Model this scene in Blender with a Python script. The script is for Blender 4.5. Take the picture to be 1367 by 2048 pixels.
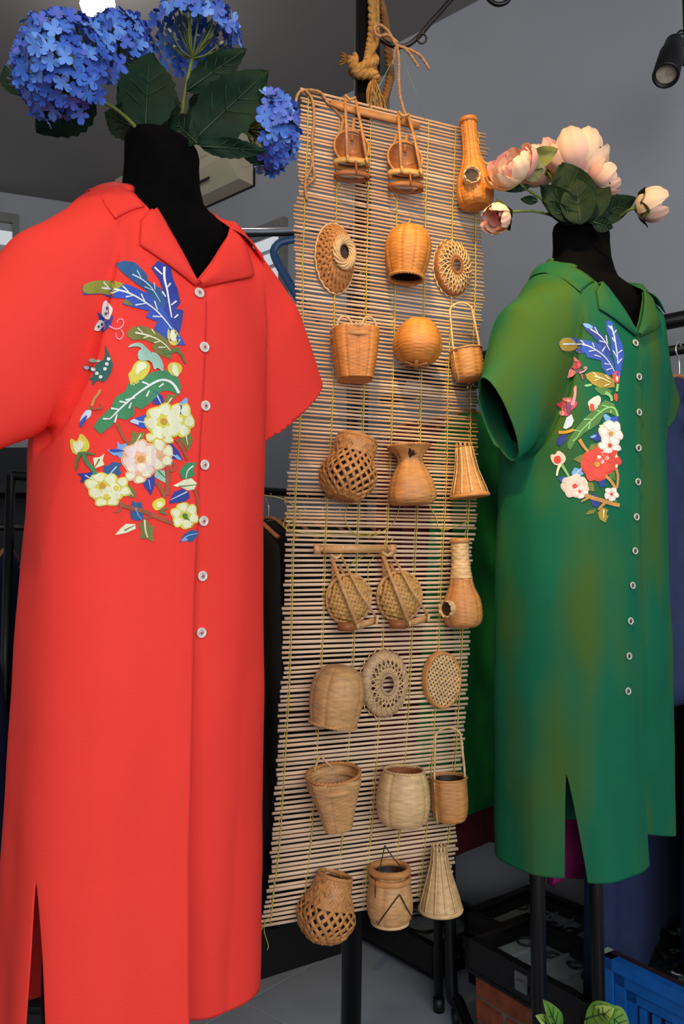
import bpy, bmesh, math, random
import numpy as np
from mathutils import Vector, Matrix, Euler
from mathutils.bvhtree import BVHTree
from mathutils.geometry import delaunay_2d_cdt

for _o in list(bpy.data.objects): bpy.data.objects.remove(_o)
SC = bpy.context.scene
COL = SC.collection
R = math.radians
rnd = random.Random(7)

# ---------------------------------------------------------------- camera
CAMH, F, PITCH = 1.2, 1600.0, math.atan(116/1600)
cd = bpy.data.cameras.new('camera'); cam = bpy.data.objects.new('camera', cd); COL.objects.link(cam)
cam.location = (0, 0, CAMH); cam.rotation_euler = (R(90)+PITCH, 0, 0)
cd.sensor_fit = 'HORIZONTAL'; cd.sensor_width = 36; cd.lens = 36*F/1367; cd.clip_start = .02; cd.clip_end = 50
SC.camera = cam
def ray(px, py):
    x = (px-683.5)/F; y = (1024-py)/F
    return Vector((x, math.cos(PITCH)-y*math.sin(PITCH), math.sin(PITCH)+y*math.cos(PITCH)))
def P(px, py, Y):
    d = ray(px, py); return Vector((0, 0, CAMH)) + d*(Y/d.y)
def PZ(px, py, Z):                       # pixel on a horizontal plane
    d = ray(px, py); return Vector((0, 0, CAMH)) + d*((Z-CAMH)/d.z)
def PW(px, py, p0, n):                   # pixel on any plane
    d = ray(px, py); c = Vector((0, 0, CAMH)); return c + d*((Vector(p0)-c).dot(n)/d.dot(n))

# ---------------------------------------------------------------- world, lights, exposure
SC.view_settings.view_transform = 'Standard'; SC.view_settings.look = 'None'
SC.view_settings.exposure = 0.0; SC.view_settings.gamma = 1.0; SC.view_settings.use_curve_mapping = False
w = bpy.data.worlds.new('world'); SC.world = w; w.use_nodes = True
w.node_tree.nodes['Background'].inputs[0].default_value = (.80, .86, 1, 1)
w.node_tree.nodes['Background'].inputs[1].default_value = .29
def light(name, kind, loc, target, energy, color, **kw):
    l = bpy.data.lights.new(name, kind); l.energy = energy; l.color = color
    for k, v in kw.items(): setattr(l, k, v)
    o = bpy.data.objects.new(name, l); COL.objects.link(o); o.location = loc
    o.rotation_euler = (Vector(target)-Vector(loc)).to_track_quat('-Z', 'Y').to_euler()
    return o
# daylight from the open shop front, behind and to the right of the camera
light('shopfront_daylight', 'AREA', (1.0, -1.85, 1.95), (0, 1.55, 1.15), 103, (.96, .98, 1), shape='RECTANGLE', size=3.8, size_y=2.0)
# warm ceiling spots over the display
light('ceiling_spot', 'SPOT', (.05, .25, 3.2), (.12, 1.65, 1.86), 105, (1, .62, .28), spot_size=R(34), spot_blend=.9, shadow_soft_size=.05)
light('ceiling_spot', 'SPOT', (-.95, .35, 3.2), (-.36, 1.15, 1.6), 38, (1, .70, .36), spot_size=R(46), spot_blend=.9, shadow_soft_size=.05)
light('ceiling_spot', 'SPOT', (-.05, .45, 3.2), (.40, 1.58, 1.78), 150, (1, .80, .26), spot_size=R(26), spot_blend=.9, shadow_soft_size=.05)

# ---------------------------------------------------------------- helpers
def lin(c):
    return tuple(((v/255)/12.92 if v/255 <= .04045 else ((v/255+.055)/1.055)**2.4) for v in c)
MATS = {}
def M(name, col, rough=.6, var=.12, scale=30., bump=0., bscale=250., metal=0., sheen=0., stretch=(1,1,1), spec=.5, emit=0., trans=0., coat=0.):
    if name in MATS: return MATS[name]
    m = bpy.data.materials.new(name); m.use_nodes = True; nt = m.node_tree; b = nt.nodes['Principled BSDF']
    c = lin(col)
    tc = nt.nodes.new('ShaderNodeTexCoord'); mp = nt.nodes.new('ShaderNodeMapping'); mp.inputs['Scale'].default_value = stretch
    nt.links.new(tc.outputs['Object'], mp.inputs[0])
    n = nt.nodes.new('ShaderNodeTexNoise'); n.inputs['Scale'].default_value = scale; n.inputs['Detail'].default_value = 4
    nt.links.new(mp.outputs[0], n.inputs['Vector'])
    cr = nt.nodes.new('ShaderNodeValToRGB')
    cr.color_ramp.elements[0].position = .3; cr.color_ramp.elements[1].position = .7
    cr.color_ramp.elements[0].color = tuple(max(0, v*(1-var)) for v in c)+(1,)
    cr.color_ramp.elements[1].color = tuple(min(1, v*(1+var)) for v in c)+(1,)
    nt.links.new(n.outputs[0], cr.inputs[0]); nt.links.new(cr.outputs[0], b.inputs['Base Color'])
    b.inputs['Roughness'].default_value = rough; b.inputs['Metallic'].default_value = metal
    b.inputs['Specular IOR Level'].default_value = spec
    if sheen: b.inputs['Sheen Weight'].default_value = sheen
    if trans: b.inputs['Transmission Weight'].default_value = trans
    if coat: b.inputs['Coat Weight'].default_value = coat
    if emit:
        nt.links.new(cr.outputs[0], b.inputs['Emission Color']); b.inputs['Emission Strength'].default_value = emit
    if bump:
        n2 = nt.nodes.new('ShaderNodeTexNoise'); n2.inputs['Scale'].default_value = bscale; n2.inputs['Detail'].default_value = 3
        nt.links.new(mp.outputs[0], n2.inputs['Vector'])
        bp = nt.nodes.new('ShaderNodeBump'); bp.inputs['Strength'].default_value = bump; bp.inputs['Distance'].default_value = .002
        nt.links.new(n2.outputs[0], bp.inputs['Height']); nt.links.new(bp.outputs[0], b.inputs['Normal'])
    MATS[name] = m; return m
def linen(name, col, var=.08, rough=.75):
    """woven cloth: two crossed stretched noises for slubs, on the cloth's own coordinates"""
    if name in MATS: return MATS[name]
    m = M(name, col, rough, var, 6., spec=.2); nt = m.node_tree; b = nt.nodes['Principled BSDF']
    tc = nt.nodes['Texture Coordinate']; hs = []
    for st in ((900, 900, 60), (70, 70, 900)):
        mp = nt.nodes.new('ShaderNodeMapping'); mp.inputs['Scale'].default_value = st
        nt.links.new(tc.outputs['Object'], mp.inputs[0])
        n = nt.nodes.new('ShaderNodeTexNoise'); n.inputs['Scale'].default_value = 1; n.inputs['Detail'].default_value = 2
        nt.links.new(mp.outputs[0], n.inputs['Vector']); hs.append(n)
    ad = nt.nodes.new('ShaderNodeMath'); ad.operation = 'ADD'
    nt.links.new(hs[0].outputs[0], ad.inputs[0]); nt.links.new(hs[1].outputs[0], ad.inputs[1])
    bp = nt.nodes.new('ShaderNodeBump'); bp.inputs['Strength'].default_value = .25; bp.inputs['Distance'].default_value = .0012
    nt.links.new(ad.outputs[0], bp.inputs['Height']); nt.links.new(bp.outputs[0], b.inputs['Normal'])
    return m

RM = {}
def tag(o, label=None, cat=None, group=None, kind=None):
    if label: o['label'] = label
    if cat: o['category'] = cat
    if group: o['group'] = group
    if kind: o['kind'] = kind
    return o
def thing(name, label, cat, loc=(0,0,0), rot=(0,0,0), group=None):
    o = bpy.data.objects.new(name, None); COL.objects.link(o); o.empty_display_size = .02
    o.location = loc; o.rotation_euler = rot
    RM[o] = Matrix.Translation(loc) @ Euler(rot).to_matrix().to_4x4()
    return tag(o, label, cat, group)
def wm(o):
    if o is None: return Matrix.Identity(4)
    if o in RM: return RM[o]
    return wm(o.parent)
def mesh(name, V, Fc, smooth=True):
    me = bpy.data.meshes.new(name); me.from_pydata([tuple(v) for v in V], [], [tuple(f) for f in Fc]); me.update()
    if smooth: me.polygons.foreach_set('use_smooth', [True]*len(me.polygons))
    return me
def obj(name, VF, mat, parent=None, world=False, smooth=True, mats=None, solid=0., sub=0, matrix=None):
    """one mesh object; world=True: the vertices are world positions and are taken into the parent's frame"""
    if isinstance(VF, bpy.types.Mesh): me = VF
    else:
        V, Fc = VF
        if world and parent is not None:
            inv = wm(parent).inverted(); V = [inv @ Vector(v) for v in V]
        me = mesh(name, V, Fc, smooth)
    if mat is not None and not me.materials: me.materials.append(mat)
    o = bpy.data.objects.new(name, me); COL.objects.link(o)
    if parent is not None: o.parent = parent
    if matrix is not None: o.matrix_local = matrix
    if solid:
        s = o.modifiers.new('solid', 'SOLIDIFY'); s.thickness = solid; s.offset = -1
    if sub:
        s = o.modifiers.new('sub', 'SUBSURF'); s.levels = sub; s.render_levels = sub
    return o
def base_obj(name, VF, mat, label, cat, group=None, kind=None, smooth=False, **kw):
    """a thing that is one mesh: world vertices, origin moved to its base"""
    V, Fc = VF; V = [Vector(v) for v in V]
    lo = Vector((sum(v.x for v in V)/len(V), sum(v.y for v in V)/len(V), min(v.z for v in V)))
    o = obj(name, ([v-lo for v in V], Fc), mat, smooth=smooth, **kw); o.location = lo; RM[o] = Matrix.Translation(lo)
    return tag(o, label, cat, group, kind)
def struct(name, VF, mat, smooth=False):
    o = obj(name, VF, mat, smooth=smooth); o['kind'] = 'structure'; RM[o] = Matrix.Identity(4); return o
def join(*parts):
    V, Fc = [], []
    for v, f in parts:
        n = len(V); V += list(v); Fc += [tuple(i+n for i in q) for q in f]
    return V, Fc
def xf(VF, m):
    return [m @ Vector(v) for v in VF[0]], VF[1]
def box(x0, x1, y0, y1, z0, z1, bev=0.):
    if bev <= 0:
        V = [(x, y, z) for z in (z0, z1) for y in (y0, y1) for x in (x0, x1)]
        return V, [(0,2,3,1), (4,5,7,6), (0,1,5,4), (2,6,7,3), (0,4,6,2), (1,3,7,5)]
    bm = bmesh.new(); bmesh.ops.create_cube(bm, size=1)
    for v in bm.verts: v.co = ((x0+x1)/2+v.co.x*(x1-x0), (y0+y1)/2+v.co.y*(y1-y0), (z0+z1)/2+v.co.z*(z1-z0))
    bmesh.ops.bevel(bm, geom=bm.edges[:], offset=bev, segments=2, affect='EDGES')
    bm.verts.index_update(); r = [v.co.copy() for v in bm.verts], [[v.index for v in f.verts] for f in bm.faces]
    bm.free(); return r
def bar(a, b, wd, ht, up=(0,0,1), bev=0.):
    """box beam from a to b"""
    a, b = Vector(a), Vector(b); d = (b-a); L = d.length; d.normalize()
    s = d.cross(Vector(up)); s = s.normalized() if s.length > 1e-6 else Vector((1,0,0)); u = s.cross(d)
    m = Matrix(((d.x, s.x, u.x, a.x), (d.y, s.y, u.y, a.y), (d.z, s.z, u.z, a.z), (0,0,0,1)))
    return xf(box(0, L, -wd/2, wd/2, -ht/2, ht/2, bev), m)
def smoothpath(pts, n):
    """Catmull-Rom through the points, n samples a span"""
    p = [Vector(q) for q in pts]; p = [p[0]*2-p[1]] + p + [p[-1]*2-p[-2]]; out = []
    for i in range(1, len(p)-2):
        for k in range(n):
            t = k/n
            out.append(.5*((2*p[i]) + (p[i+1]-p[i-1])*t + (2*p[i-1]-5*p[i]+4*p[i+1]-p[i+2])*t*t + (3*p[i]-p[i-1]-3*p[i+1]+p[i+2])*t**3))
    out.append(p[-2].copy()); return out
def tube(pts, r, sides=8, flat=1., cap=True, closed=False, up=(0,0,1)):
    """round (or flattened) rod along a path; r a number or a list"""
    p = [Vector(q) for q in pts]; n = len(p); V, Fc = [], []
    prev = None
    for i in range(n):
        if closed: t = p[(i+1) % n]-p[i-1]
        else: t = p[min(i+1, n-1)]-p[max(i-1, 0)]
        t = t.normalized() if t.length > 1e-9 else Vector((0,0,1))
        if prev is None:
            s = t.cross(Vector(up)); s = s if s.length > 1e-3 else t.cross(Vector((1,0,0)))
        else: s = prev - t*prev.dot(t)
        s.normalize(); prev = s; u = s.cross(t)
        ri = r[i] if isinstance(r, (list, tuple)) else r
        for k in range(sides):
            a = 2*math.pi*k/sides; V.append(p[i] + s*(math.cos(a)*ri) + u*(math.sin(a)*ri*flat))
    m = n if closed else n-1
    for i in range(m):
        for k in range(sides):
            a, b = i*sides+k, i*sides+(k+1) % sides; c, d = ((i+1) % n)*sides+(k+1) % sides, ((i+1) % n)*sides+k
            Fc.append((a, b, c, d))
    if cap and not closed:
        Fc.append(tuple(range(sides))[::-1]); Fc.append(tuple((n-1)*sides+k for k in range(sides)))
    return V, Fc
def ribbon(pts, width, thick, up):
    """flat strip along a path; up = the strip's normal (vector or function of index)"""
    p = [Vector(q) for q in pts]; n = len(p); V, Fc = [], []
    for i in range(n):
        t = (p[min(i+1, n-1)]-p[max(i-1, 0)]).normalized(); u = Vector(up(i) if callable(up) else up); s = t.cross(u).normalized(); u = s.cross(t)
        for a, b in ((-1,-1), (1,-1), (1,1), (-1,1)): V.append(p[i]+s*(a*width/2)+u*(b*thick/2))
    for i in range(n-1):
        for k in range(4): Fc.append((i*4+k, i*4+(k+1) % 4, (i+1)*4+(k+1) % 4, (i+1)*4+k))
    Fc += [(3,2,1,0), tuple((n-1)*4+k for k in range(4))]
    return V, Fc
def rings(rs, cap0=True, cap1=True):
    """loft closed rings of equal length"""
    n = len(rs[0]); V = [v for r in rs for v in r]; Fc = []
    for i in range(len(rs)-1):
        for k in range(n): Fc.append((i*n+k, i*n+(k+1) % n, (i+1)*n+(k+1) % n, (i+1)*n+k))
    if cap0: Fc.append(tuple(range(n))[::-1])
    if cap1: Fc.append(tuple((len(rs)-1)*n+k for k in range(n)))
    return V, Fc
def lathe(prof, seg=24, cap0=False, cap1=False):
    return rings([[Vector((r*math.cos(2*math.pi*k/seg), r*math.sin(2*math.pi*k/seg), z)) for k in range(seg)] for r, z in prof], cap0, cap1)
def grid(nu, nv, fn):
    V = [fn(i/(nu-1), j/(nv-1)) for i in range(nu) for j in range(nv)]
    return V, [(i*nv+j, (i+1)*nv+j, (i+1)*nv+j+1, i*nv+j+1) for i in range(nu-1) for j in range(nv-1)]
def lerp(xs, ys, x):
    return float(np.interp(x, xs, ys))
def zalign(n, loc=(0,0,0), roll=0.):
    """matrix taking +Z to n"""
    q = Vector(n).to_track_quat('Z', 'Y'); return Matrix.Translation(loc) @ q.to_matrix().to_4x4() @ Matrix.Rotation(roll, 4, 'Z')
# ================================================================ the room
CEIL = 3.3
m_wall = M('wall_paint', (160, 161, 165), .85, .04, 3., bump=.05, bscale=80)
m_wall_b = M('wall_paint_side', (154, 155, 159), .85, .04, 3., bump=.05, bscale=80)
m_ceil = M('ceiling_paint', (128, 123, 121), .9, .04, 2.)
m_tile = M('floor_tile', (166, 174, 184), .32, .06, 8.)
m_grout = M('grout', (58, 58, 62), .9, .1, 40.)
m_blk = M('black_metal', (13, 12, 13), .38, .2, 20., spec=.45)
m_blkp = M('black_plastic', (14, 14, 15), .5, .2, 20.)
WD = Vector((-.762, .648, 0)).normalized()         # along the right wall, away from the camera
WN = Vector((-WD.y, WD.x, 0)); WN = WN if WN.y < 0 else -WN       # into the room
W0 = Vector((.343, 2.95, 0))
def wallpt(s, z, off=0.): return W0 + WD*s + Vector((0,0,z)) + WN*off
def slab(a, b, th, z0, z1, n):
    a, b = Vector(a), Vector(b); V = []
    for z in (z0, z1):
        for p in (a, b, b-n*th, a-n*th): V.append((p.x, p.y, z))
    return V, [(3,2,1,0), (4,5,6,7), (0,1,5,4), (1,2,6,5), (2,3,7,6), (3,0,4,7)]
floor_o = struct('floor', box(-3.6, 3.2, -2.4, 5.6, -.06, -.004), m_grout)
# tiles laid along the wall
TD, TN, TS = WD, Vector((WD.y, -WD.x, 0)), .6
t_me = None
o0 = PZ(488, 2006, 0)
for i in range(-4, 6):
    for j in range(-4, 5):
        p = o0 + TD*(i*TS) + TN*(j*TS)
        if not (-1.8 < p.x < 1.6 and .4 < p.y < 4.2): continue
        if t_me is None:
            t_me = mesh('tile', *box(.0015, TS-.0015, -TS+.0015, -.0015, -.008, 0, .0012), smooth=False); t_me.materials.append(m_tile)
        o = bpy.data.objects.new('tile', t_me); COL.objects.link(o); o.parent = floor_o
        o.location = (p.x, p.y, 0); o.rotation_euler = (0, 0, math.atan2(TD.y, TD.x))
struct('ceiling', box(-3.6, 3.2, -.6, 5.6, CEIL, CEIL+.08), m_ceil)
jog = -.12                                          # the near part of the wall stands 15 cm proud
sj = .35
pj = W0+WD*.0
corner = Vector((-1.459, 4.48, 0))
a_far = W0+WD*.20-WN*.13
struct('wall_right', slab(W0-WD*2.6, W0+WD*.20, .12, 0, CEIL, WN), m_wall)
struct('wall_recess', slab(a_far, W0+WD*2.75-WN*.13, .12, 0, CEIL, WN), m_wall_b)
BD = Vector((.41, .154, 0)).normalized(); BN = Vector((BD.y, -BD.x, 0))
struct('wall_back', slab(corner-BD*3.0, corner+BD*.35, .12, 0, CEIL, BN), m_wall)
# ================================================================ mannequins and dresses
TORSO = [  # z, half width, centre y, front half depth, back half depth
 (1.640,.062,.034,.056,.05), (1.615,.074,.028,.068,.06), (1.590,.108,.016,.082,.078), (1.565,.140,.008,.096,.092),
 (1.52,.176,.002,.112,.112), (1.46,.192,0,.126,.13), (1.39,.194,0,.138,.14), (1.28,.189,.01,.145,.145),
 (1.15,.185,.02,.15,.15), (1.0,.19,.03,.158,.155), (.8,.197,.03,.16,.16), (.55,.2,.03,.16,.165), (.285,.202,.03,.16,.168)]
def torso_ring(row, n=72, inset=0.):
    z, a, yc, bf, bb = row; out = []
    for k in range(n):
        t = 2*math.pi*k/n; c, s = math.cos(t), math.sin(t)
        c2 = math.copysign(abs(c)**.88, c); s2 = math.copysign(abs(s)**.88, s)
        out.append(Vector(((a-inset)*c2, yc + ((bb if s > 0 else bf)-inset)*s2, z)))
    return out
CUFF_RED = (Vector((-.306, 0, 1.238)), Vector((-.91, 0, -.41)).normalized())
CUFF = {1: (Vector((.250, 0, 1.283)), Vector((.75, 0, -.66)).normalized()), -1: (Vector((-.274, 0, 1.246)), Vector((-.91, 0, -.41)).normalized())}
def sleeve(sg, long=False):
    rs = []
    d_ = 0 if long else .042
    far = ((.06,1.47,.12,.99,.085,.085), (.115,1.452,.3,.95,.104,.1), (.182-d_,1.385,.48,.877,.104,.088), (.226-d_,1.318,.62,.785,.096,.062), (.250-d_,1.283,.665,.748,.092,.048), (.278-d_,1.256,.665,.748,.092,.046))
    near = ((.06,1.47,.12,.99,.085,.085), (.115,1.452,.3,.95,.104,.1), (.19,1.37,.40,.916,.118,.085), (.242,1.285,.38,.925,.102,.055), (.274,1.246,.38,.925,.09,.036), (.312,1.228,.38,.925,.09,.034))
    if long: near = ((.06,1.47,.12,.99,.085,.085), (.115,1.452,.3,.95,.104,.1), (.19,1.37,.40,.916,.118,.085), (.26,1.28,.41,.91,.102,.055), (.306,1.238,.41,.91,.09,.034), (.345,1.217,.41,.91,.09,.032))
    for cx, cz, ux, uz, hu, hv in (far if sg > 0 else near):
        u = Vector((ux, 0, uz)).normalized(); ring = []
        for k in range(40):
            t = 2*math.pi*k/40; q = Vector((cx, -.01, cz)) + u*(hu*math.cos(t)) + Vector((0, hv*math.sin(t), 0))
            ring.append(Vector((sg*q.x, q.y, q.z)))
        rs.append(ring if sg > 0 else ring[::-1])
    return rings(rs)
def eval_mesh(o):
    dg = bpy.context.evaluated_depsgraph_get(); dg.update()
    me = bpy.data.meshes.new_from_object(o.evaluated_get(dg)); return me
def dress_solid(long):
    V, Fc = join(rings([torso_ring(r) for r in TORSO]), sleeve(1, long), sleeve(-1, long))
    o = obj('tmp', (V, Fc), None)
    m = o.modifiers.new('r', 'REMESH'); m.mode = 'VOXEL'; m.voxel_size = .0066; m.use_smooth_shade = True
    s = o.modifiers.new('s', 'SMOOTH'); s.factor = .5; s.iterations = 14
    me = eval_mesh(o); bpy.data.objects.remove(o); return me
def vnoise(x, y, z, s):
    from mathutils import noise
    return noise.noise(Vector((x*s, y*s, z*s)))
def cuffzone(sg, q, pull):
    if sg < 0: return -q.x > .2 and q.z > 1.13
    return (q.x > .197 and q.z > 1.16) or (q.x > (.172 if pull < .02 else .186) and q.z > 1.213)
def make_dress_mesh(name, twist, slit_ang, slit_top, slit_w, x0, seed, hem, fold_amp, pull):
    bm = bmesh.new(); bm.from_mesh(dress_solid(pull < .02))
    bmesh.ops.recalc_face_normals(bm, faces=bm.faces[:])
    # hem cut and neck cut
    r = bmesh.ops.bisect_plane(bm, geom=bm.verts[:]+bm.edges[:]+bm.faces[:], plane_co=(0,0,hem), plane_no=(0,0,-1), clear_outer=True)
    bmesh.ops.bisect_plane(bm, geom=bm.verts[:]+bm.edges[:]+bm.faces[:], plane_co=(0,0,1.622), plane_no=(0,-.25,1), clear_outer=True)
    # cuffs
    for sg in (1, -1):
        fs = [f for f in bm.faces if cuffzone(sg, f.calc_center_median(), pull)]
        es = list({e for f in fs for e in f.edges}); vs = list({v for f in fs for v in f.verts})
        c, n = CUFF_RED if (sg < 0 and pull < .02) else CUFF[sg]
        if sg > 0 and pull > .02: c = c-Vector((.042, 0, 0))
        bmesh.ops.bisect_plane(bm, geom=vs+es+fs, plane_co=c, plane_no=n, clear_outer=True)
        # any leftover cap
        dead = [f for f in bm.faces if (lambda q: cuffzone(sg, q, pull) and (q-c).dot(n) > .001)(f.calc_center_median())]
        bmesh.ops.delete(bm, geom=dead, context='FACES')
    # V neck: two cuts seen from the front
    vb = Vector((x0, 0, 1.428))
    for sg in (1, -1):
        top = Vector((x0*.3+sg*.085, 0, 1.56)); d = (top-vb).normalized(); n = Vector((d.z, 0, -d.x))
        fs = [f for f in bm.faces if f.calc_center_median().y < .02 and f.calc_center_median().z > 1.39]
        es = list({e for f in fs for e in f.edges}); vs = list({v for f in fs for v in f.verts})
        bmesh.ops.bisect_plane(bm, geom=vs+es+fs, plane_co=vb, plane_no=n)
    def inV(q):
        if q.y > .03 or q.z < 1.428: return False
        t = (q.z-1.428)/.132
        return (x0 + (x0*-.7-.085)*t) < q.x < (x0 + (x0*-.7+.085)*t)
    bmesh.ops.delete(bm, geom=[f for f in bm.faces if inV(f.calc_center_median())], context='FACES')
    # front opening: cut along x = x0, the left panel laps over the right
    fs = [f for f in bm.faces if f.calc_center_median().y < 0 and f.calc_center_median().z < 1.43 and abs(f.calc_center_median().x-x0) < .05]
    es = list({e for f in fs for e in f.edges}); vs = list({v for f in fs for v in f.verts})
    X1 = x0+.016                                   # edge of the overlapping placket
    bmesh.ops.bisect_plane(bm, geom=vs+es+fs, plane_co=(X1,0,0), plane_no=(1,0,0))
    se = [e for e in bm.edges if all(abs(v.co.x-X1) < 1e-5 and v.co.y < 0 and v.co.z < 1.425 for v in e.verts)]
    bmesh.ops.split_edges(bm, edges=se)
    # side slit
    yc = .03; dirv = Vector((math.cos(slit_ang), math.sin(slit_ang), 0)); pn = Vector((-dirv.y, dirv.x, 0))
    fs = [f for f in bm.faces if (lambda c: c.z < slit_top+.05 and (c-Vector((0,yc,c.z))).dot(dirv) > .05)(f.calc_center_median())]
    es = list({e for f in fs for e in f.edges}); vs = list({v for f in fs for v in f.verts})
    bmesh.ops.bisect_plane(bm, geom=vs+es+fs, plane_co=(0,yc,0), plane_no=pn)
    se = [e for e in bm.edges if all(abs((v.co-Vector((0,yc,0))).dot(pn)) < 1e-5 and v.co.z < slit_top and (v.co-Vector((0,yc,v.co.z))).dot(dirv) > .05 for v in e.verts)]
    bmesh.ops.split_edges(bm, edges=se)
    # drape
    new = {}
    for v in bm.verts:
        c = v.co.copy(); fc = sum((f.calc_center_median() for f in v.link_faces), Vector())/max(1, len(v.link_faces))
        z = c.z; a = math.atan2(c.y-yc, c.x); k = max(0, min(1, (1.2-z)/.9)); k2 = max(0, min(1, (1.42-z)/1.1))
        if abs(c.x) > .205 and z > 1.15: k = 0; k2 = 0
        rad = Vector((c.x, c.y-yc, 0)); rl = rad.length or 1; rad /= rl
        dr = fold_amp*k*(math.sin(3*a+seed+z*1.2)*.9 + .7*math.sin(5*a+seed*2.3-z*.7) + .3*math.sin(11*a+seed))
        if z > 1.08:                                   # soft creases of the bodice
            dr += fold_amp*1.1*min(1, (z-1.08)/.1)*vnoise(c.x*1.3+z*.5, c.y, z*.45+seed, 9)
            if c.y < .02:                              # the sleeve side falls back behind the bodice
                for sg, am in ((-1, .036), (1, .014)):
                    xl = lerp([1.08,1.2,1.3,1.40,1.47], [.215,.172,.145,.132,.118], z); s_ = sg*c.x-xl
                    if s_ > 0:
                        t_ = min(1, s_/.011); A = am*max(0, math.sin(math.pi*min(1, max(0, (z-1.1)/.39))))
                        dr -= A*t_*t_*(3-2*t_)*math.exp(-s_/.075)
        dr += .0022*vnoise(c.x, c.y, z*.5+seed*3, 16)
        # side slit opens
        s = (fc-Vector((0,yc,fc.z))).dot(pn); 
        if z < slit_top and (c-Vector((0,yc,z))).dot(dirv) > .03:
            t = (slit_top-z)/(slit_top-hem); d = slit_w*t**.8*math.exp(-abs((c-Vector((0,yc,z))).dot(pn))/.09)
            c += pn*(d if s > 0 else -d*.35)
            if s < 0: dr -= .008*t*math.exp(-abs((c-Vector((0,yc,z))).dot(pn))/.05)
        # placket step
        if c.y < 0 and z < 1.43:
            t = min(1, (1.43-z)/.12)
            if fc.x < X1:
                w_ = math.exp(-(X1-c.x)/.05) if c.x <= X1 else 1
                c.y -= (.0025*t + .012*k**1.5)*w_
            else:
                w_ = math.exp(-max(0, c.x-X1)/.08)
                if z < .75: c.z += (.04 if pull < .02 else .06)*min(1, (.75-z)/.4)**2*math.exp(-max(0, c.x-X1)/.13)
                c.y += (.0005 + .10*k**1.6)*w_*min(1, max(0, (.19-c.x)/.08))
        if c.y < 0 and z < 1.43: c.x -= pull*k2*math.exp(-abs(c.x-X1)/.06)
        c += rad*dr
        if not (abs(c.x) > .205 and z > 1.15): c.x -= .018*k2
        if z < .6: c.z += (.6-z)*.03*math.sin(2*a+seed*1.7)
        tw = twist*max(0, min(1, (1.25-z)/.9))
        if tw:
            x, y = c.x, c.y-yc; c.x = x*math.cos(tw)-y*math.sin(tw); c.y = yc + x*math.sin(tw)+y*math.cos(tw)
        new[v] = c
    for v, c in new.items(): v.co = c
    me = bpy.data.meshes.new(name); bm.to_mesh(me); bm.free()
    me.polygons.foreach_set('use_smooth', [True]*len(me.polygons)); return me

m_velvet = M('black_velvet', (6, 5, 6), .95, .25, 60., spec=.08, bump=.1, bscale=600)
m_red = linen('coral_red_linen', (248, 64, 54), .03)
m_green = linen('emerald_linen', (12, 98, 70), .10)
def warm_tint(m, col2):
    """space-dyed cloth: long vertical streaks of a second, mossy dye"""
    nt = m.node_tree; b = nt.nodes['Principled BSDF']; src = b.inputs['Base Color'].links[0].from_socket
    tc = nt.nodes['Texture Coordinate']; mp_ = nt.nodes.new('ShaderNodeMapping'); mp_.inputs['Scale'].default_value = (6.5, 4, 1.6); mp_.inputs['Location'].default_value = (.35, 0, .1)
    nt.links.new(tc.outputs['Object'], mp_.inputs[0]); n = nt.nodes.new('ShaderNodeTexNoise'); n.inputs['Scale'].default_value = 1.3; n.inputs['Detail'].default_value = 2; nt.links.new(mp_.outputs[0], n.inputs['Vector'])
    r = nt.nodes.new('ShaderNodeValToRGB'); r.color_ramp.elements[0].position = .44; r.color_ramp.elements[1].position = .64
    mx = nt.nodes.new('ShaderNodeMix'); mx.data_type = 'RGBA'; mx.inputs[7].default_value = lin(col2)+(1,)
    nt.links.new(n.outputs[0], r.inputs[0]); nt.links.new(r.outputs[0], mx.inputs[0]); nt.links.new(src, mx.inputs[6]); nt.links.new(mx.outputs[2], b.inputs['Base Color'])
warm_tint(m_green, (62, 96, 36))  # olive cast of the warm lamps painted into the emerald
class Dress: pass
def build_mannequin(loc, alpha, dz, label):
    t = thing('mannequin', label, 'mannequin', (loc[0], loc[1], 0), (0, 0, alpha))
    body = []
    for row in TORSO:
        if row[0] > 1.63 or row[0] < .95: continue
        body.append((row[0]+dz, row))
    rs = []
    # neck, cut slanting
    for zz, rr in ((1.700, .055), (1.697, .0595), (1.690, .061), (1.665, .0605), (1.63, .063), (1.60, .07)):
        rs.append([Vector((rr*math.cos(2*math.pi*k/72), .012+rr*1.0*math.sin(2*math.pi*k/72), zz+dz + (-.2*rr*math.cos(2*math.pi*k/72) if zz > 1.68 else 0))) for k in range(72)])
    for zz, row in body[1:]: 
        rs.append([q+Vector((0,0,dz)) for q in torso_ring(row, 72, .016 if row[0] > 1.5 else .05)])
    rs.append([Vector((q.x*.8, q.y*.8, .95+dz)) for q in torso_ring(TORSO[8], 72, .03)])
    obj('torso', rings(rs[::-1]), m_velvet, t)
    pl = obj('pole', tube([(0,.01,.02), (0,.01,.5), (0,.01,1.0+dz)], .0135, 16), m_blk, t)
    obj('side_post', tube([(-.14,.035,.02), (-.14,.035,.5), (-.14,.035,1.0+dz)], .0155, 16), m_blk, t)
    obj('base', bar((-.2,.042,.012), (.03,.004,.012), .045, .024, bev=.004), m_blk, t)
    for fx in (-.17, .0): obj('base_foot', bar((fx, .04 if fx else .01, .009), (fx-.10, -.12, .009), .03, .018, bev=.003), m_blk, t)
    return t
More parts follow.
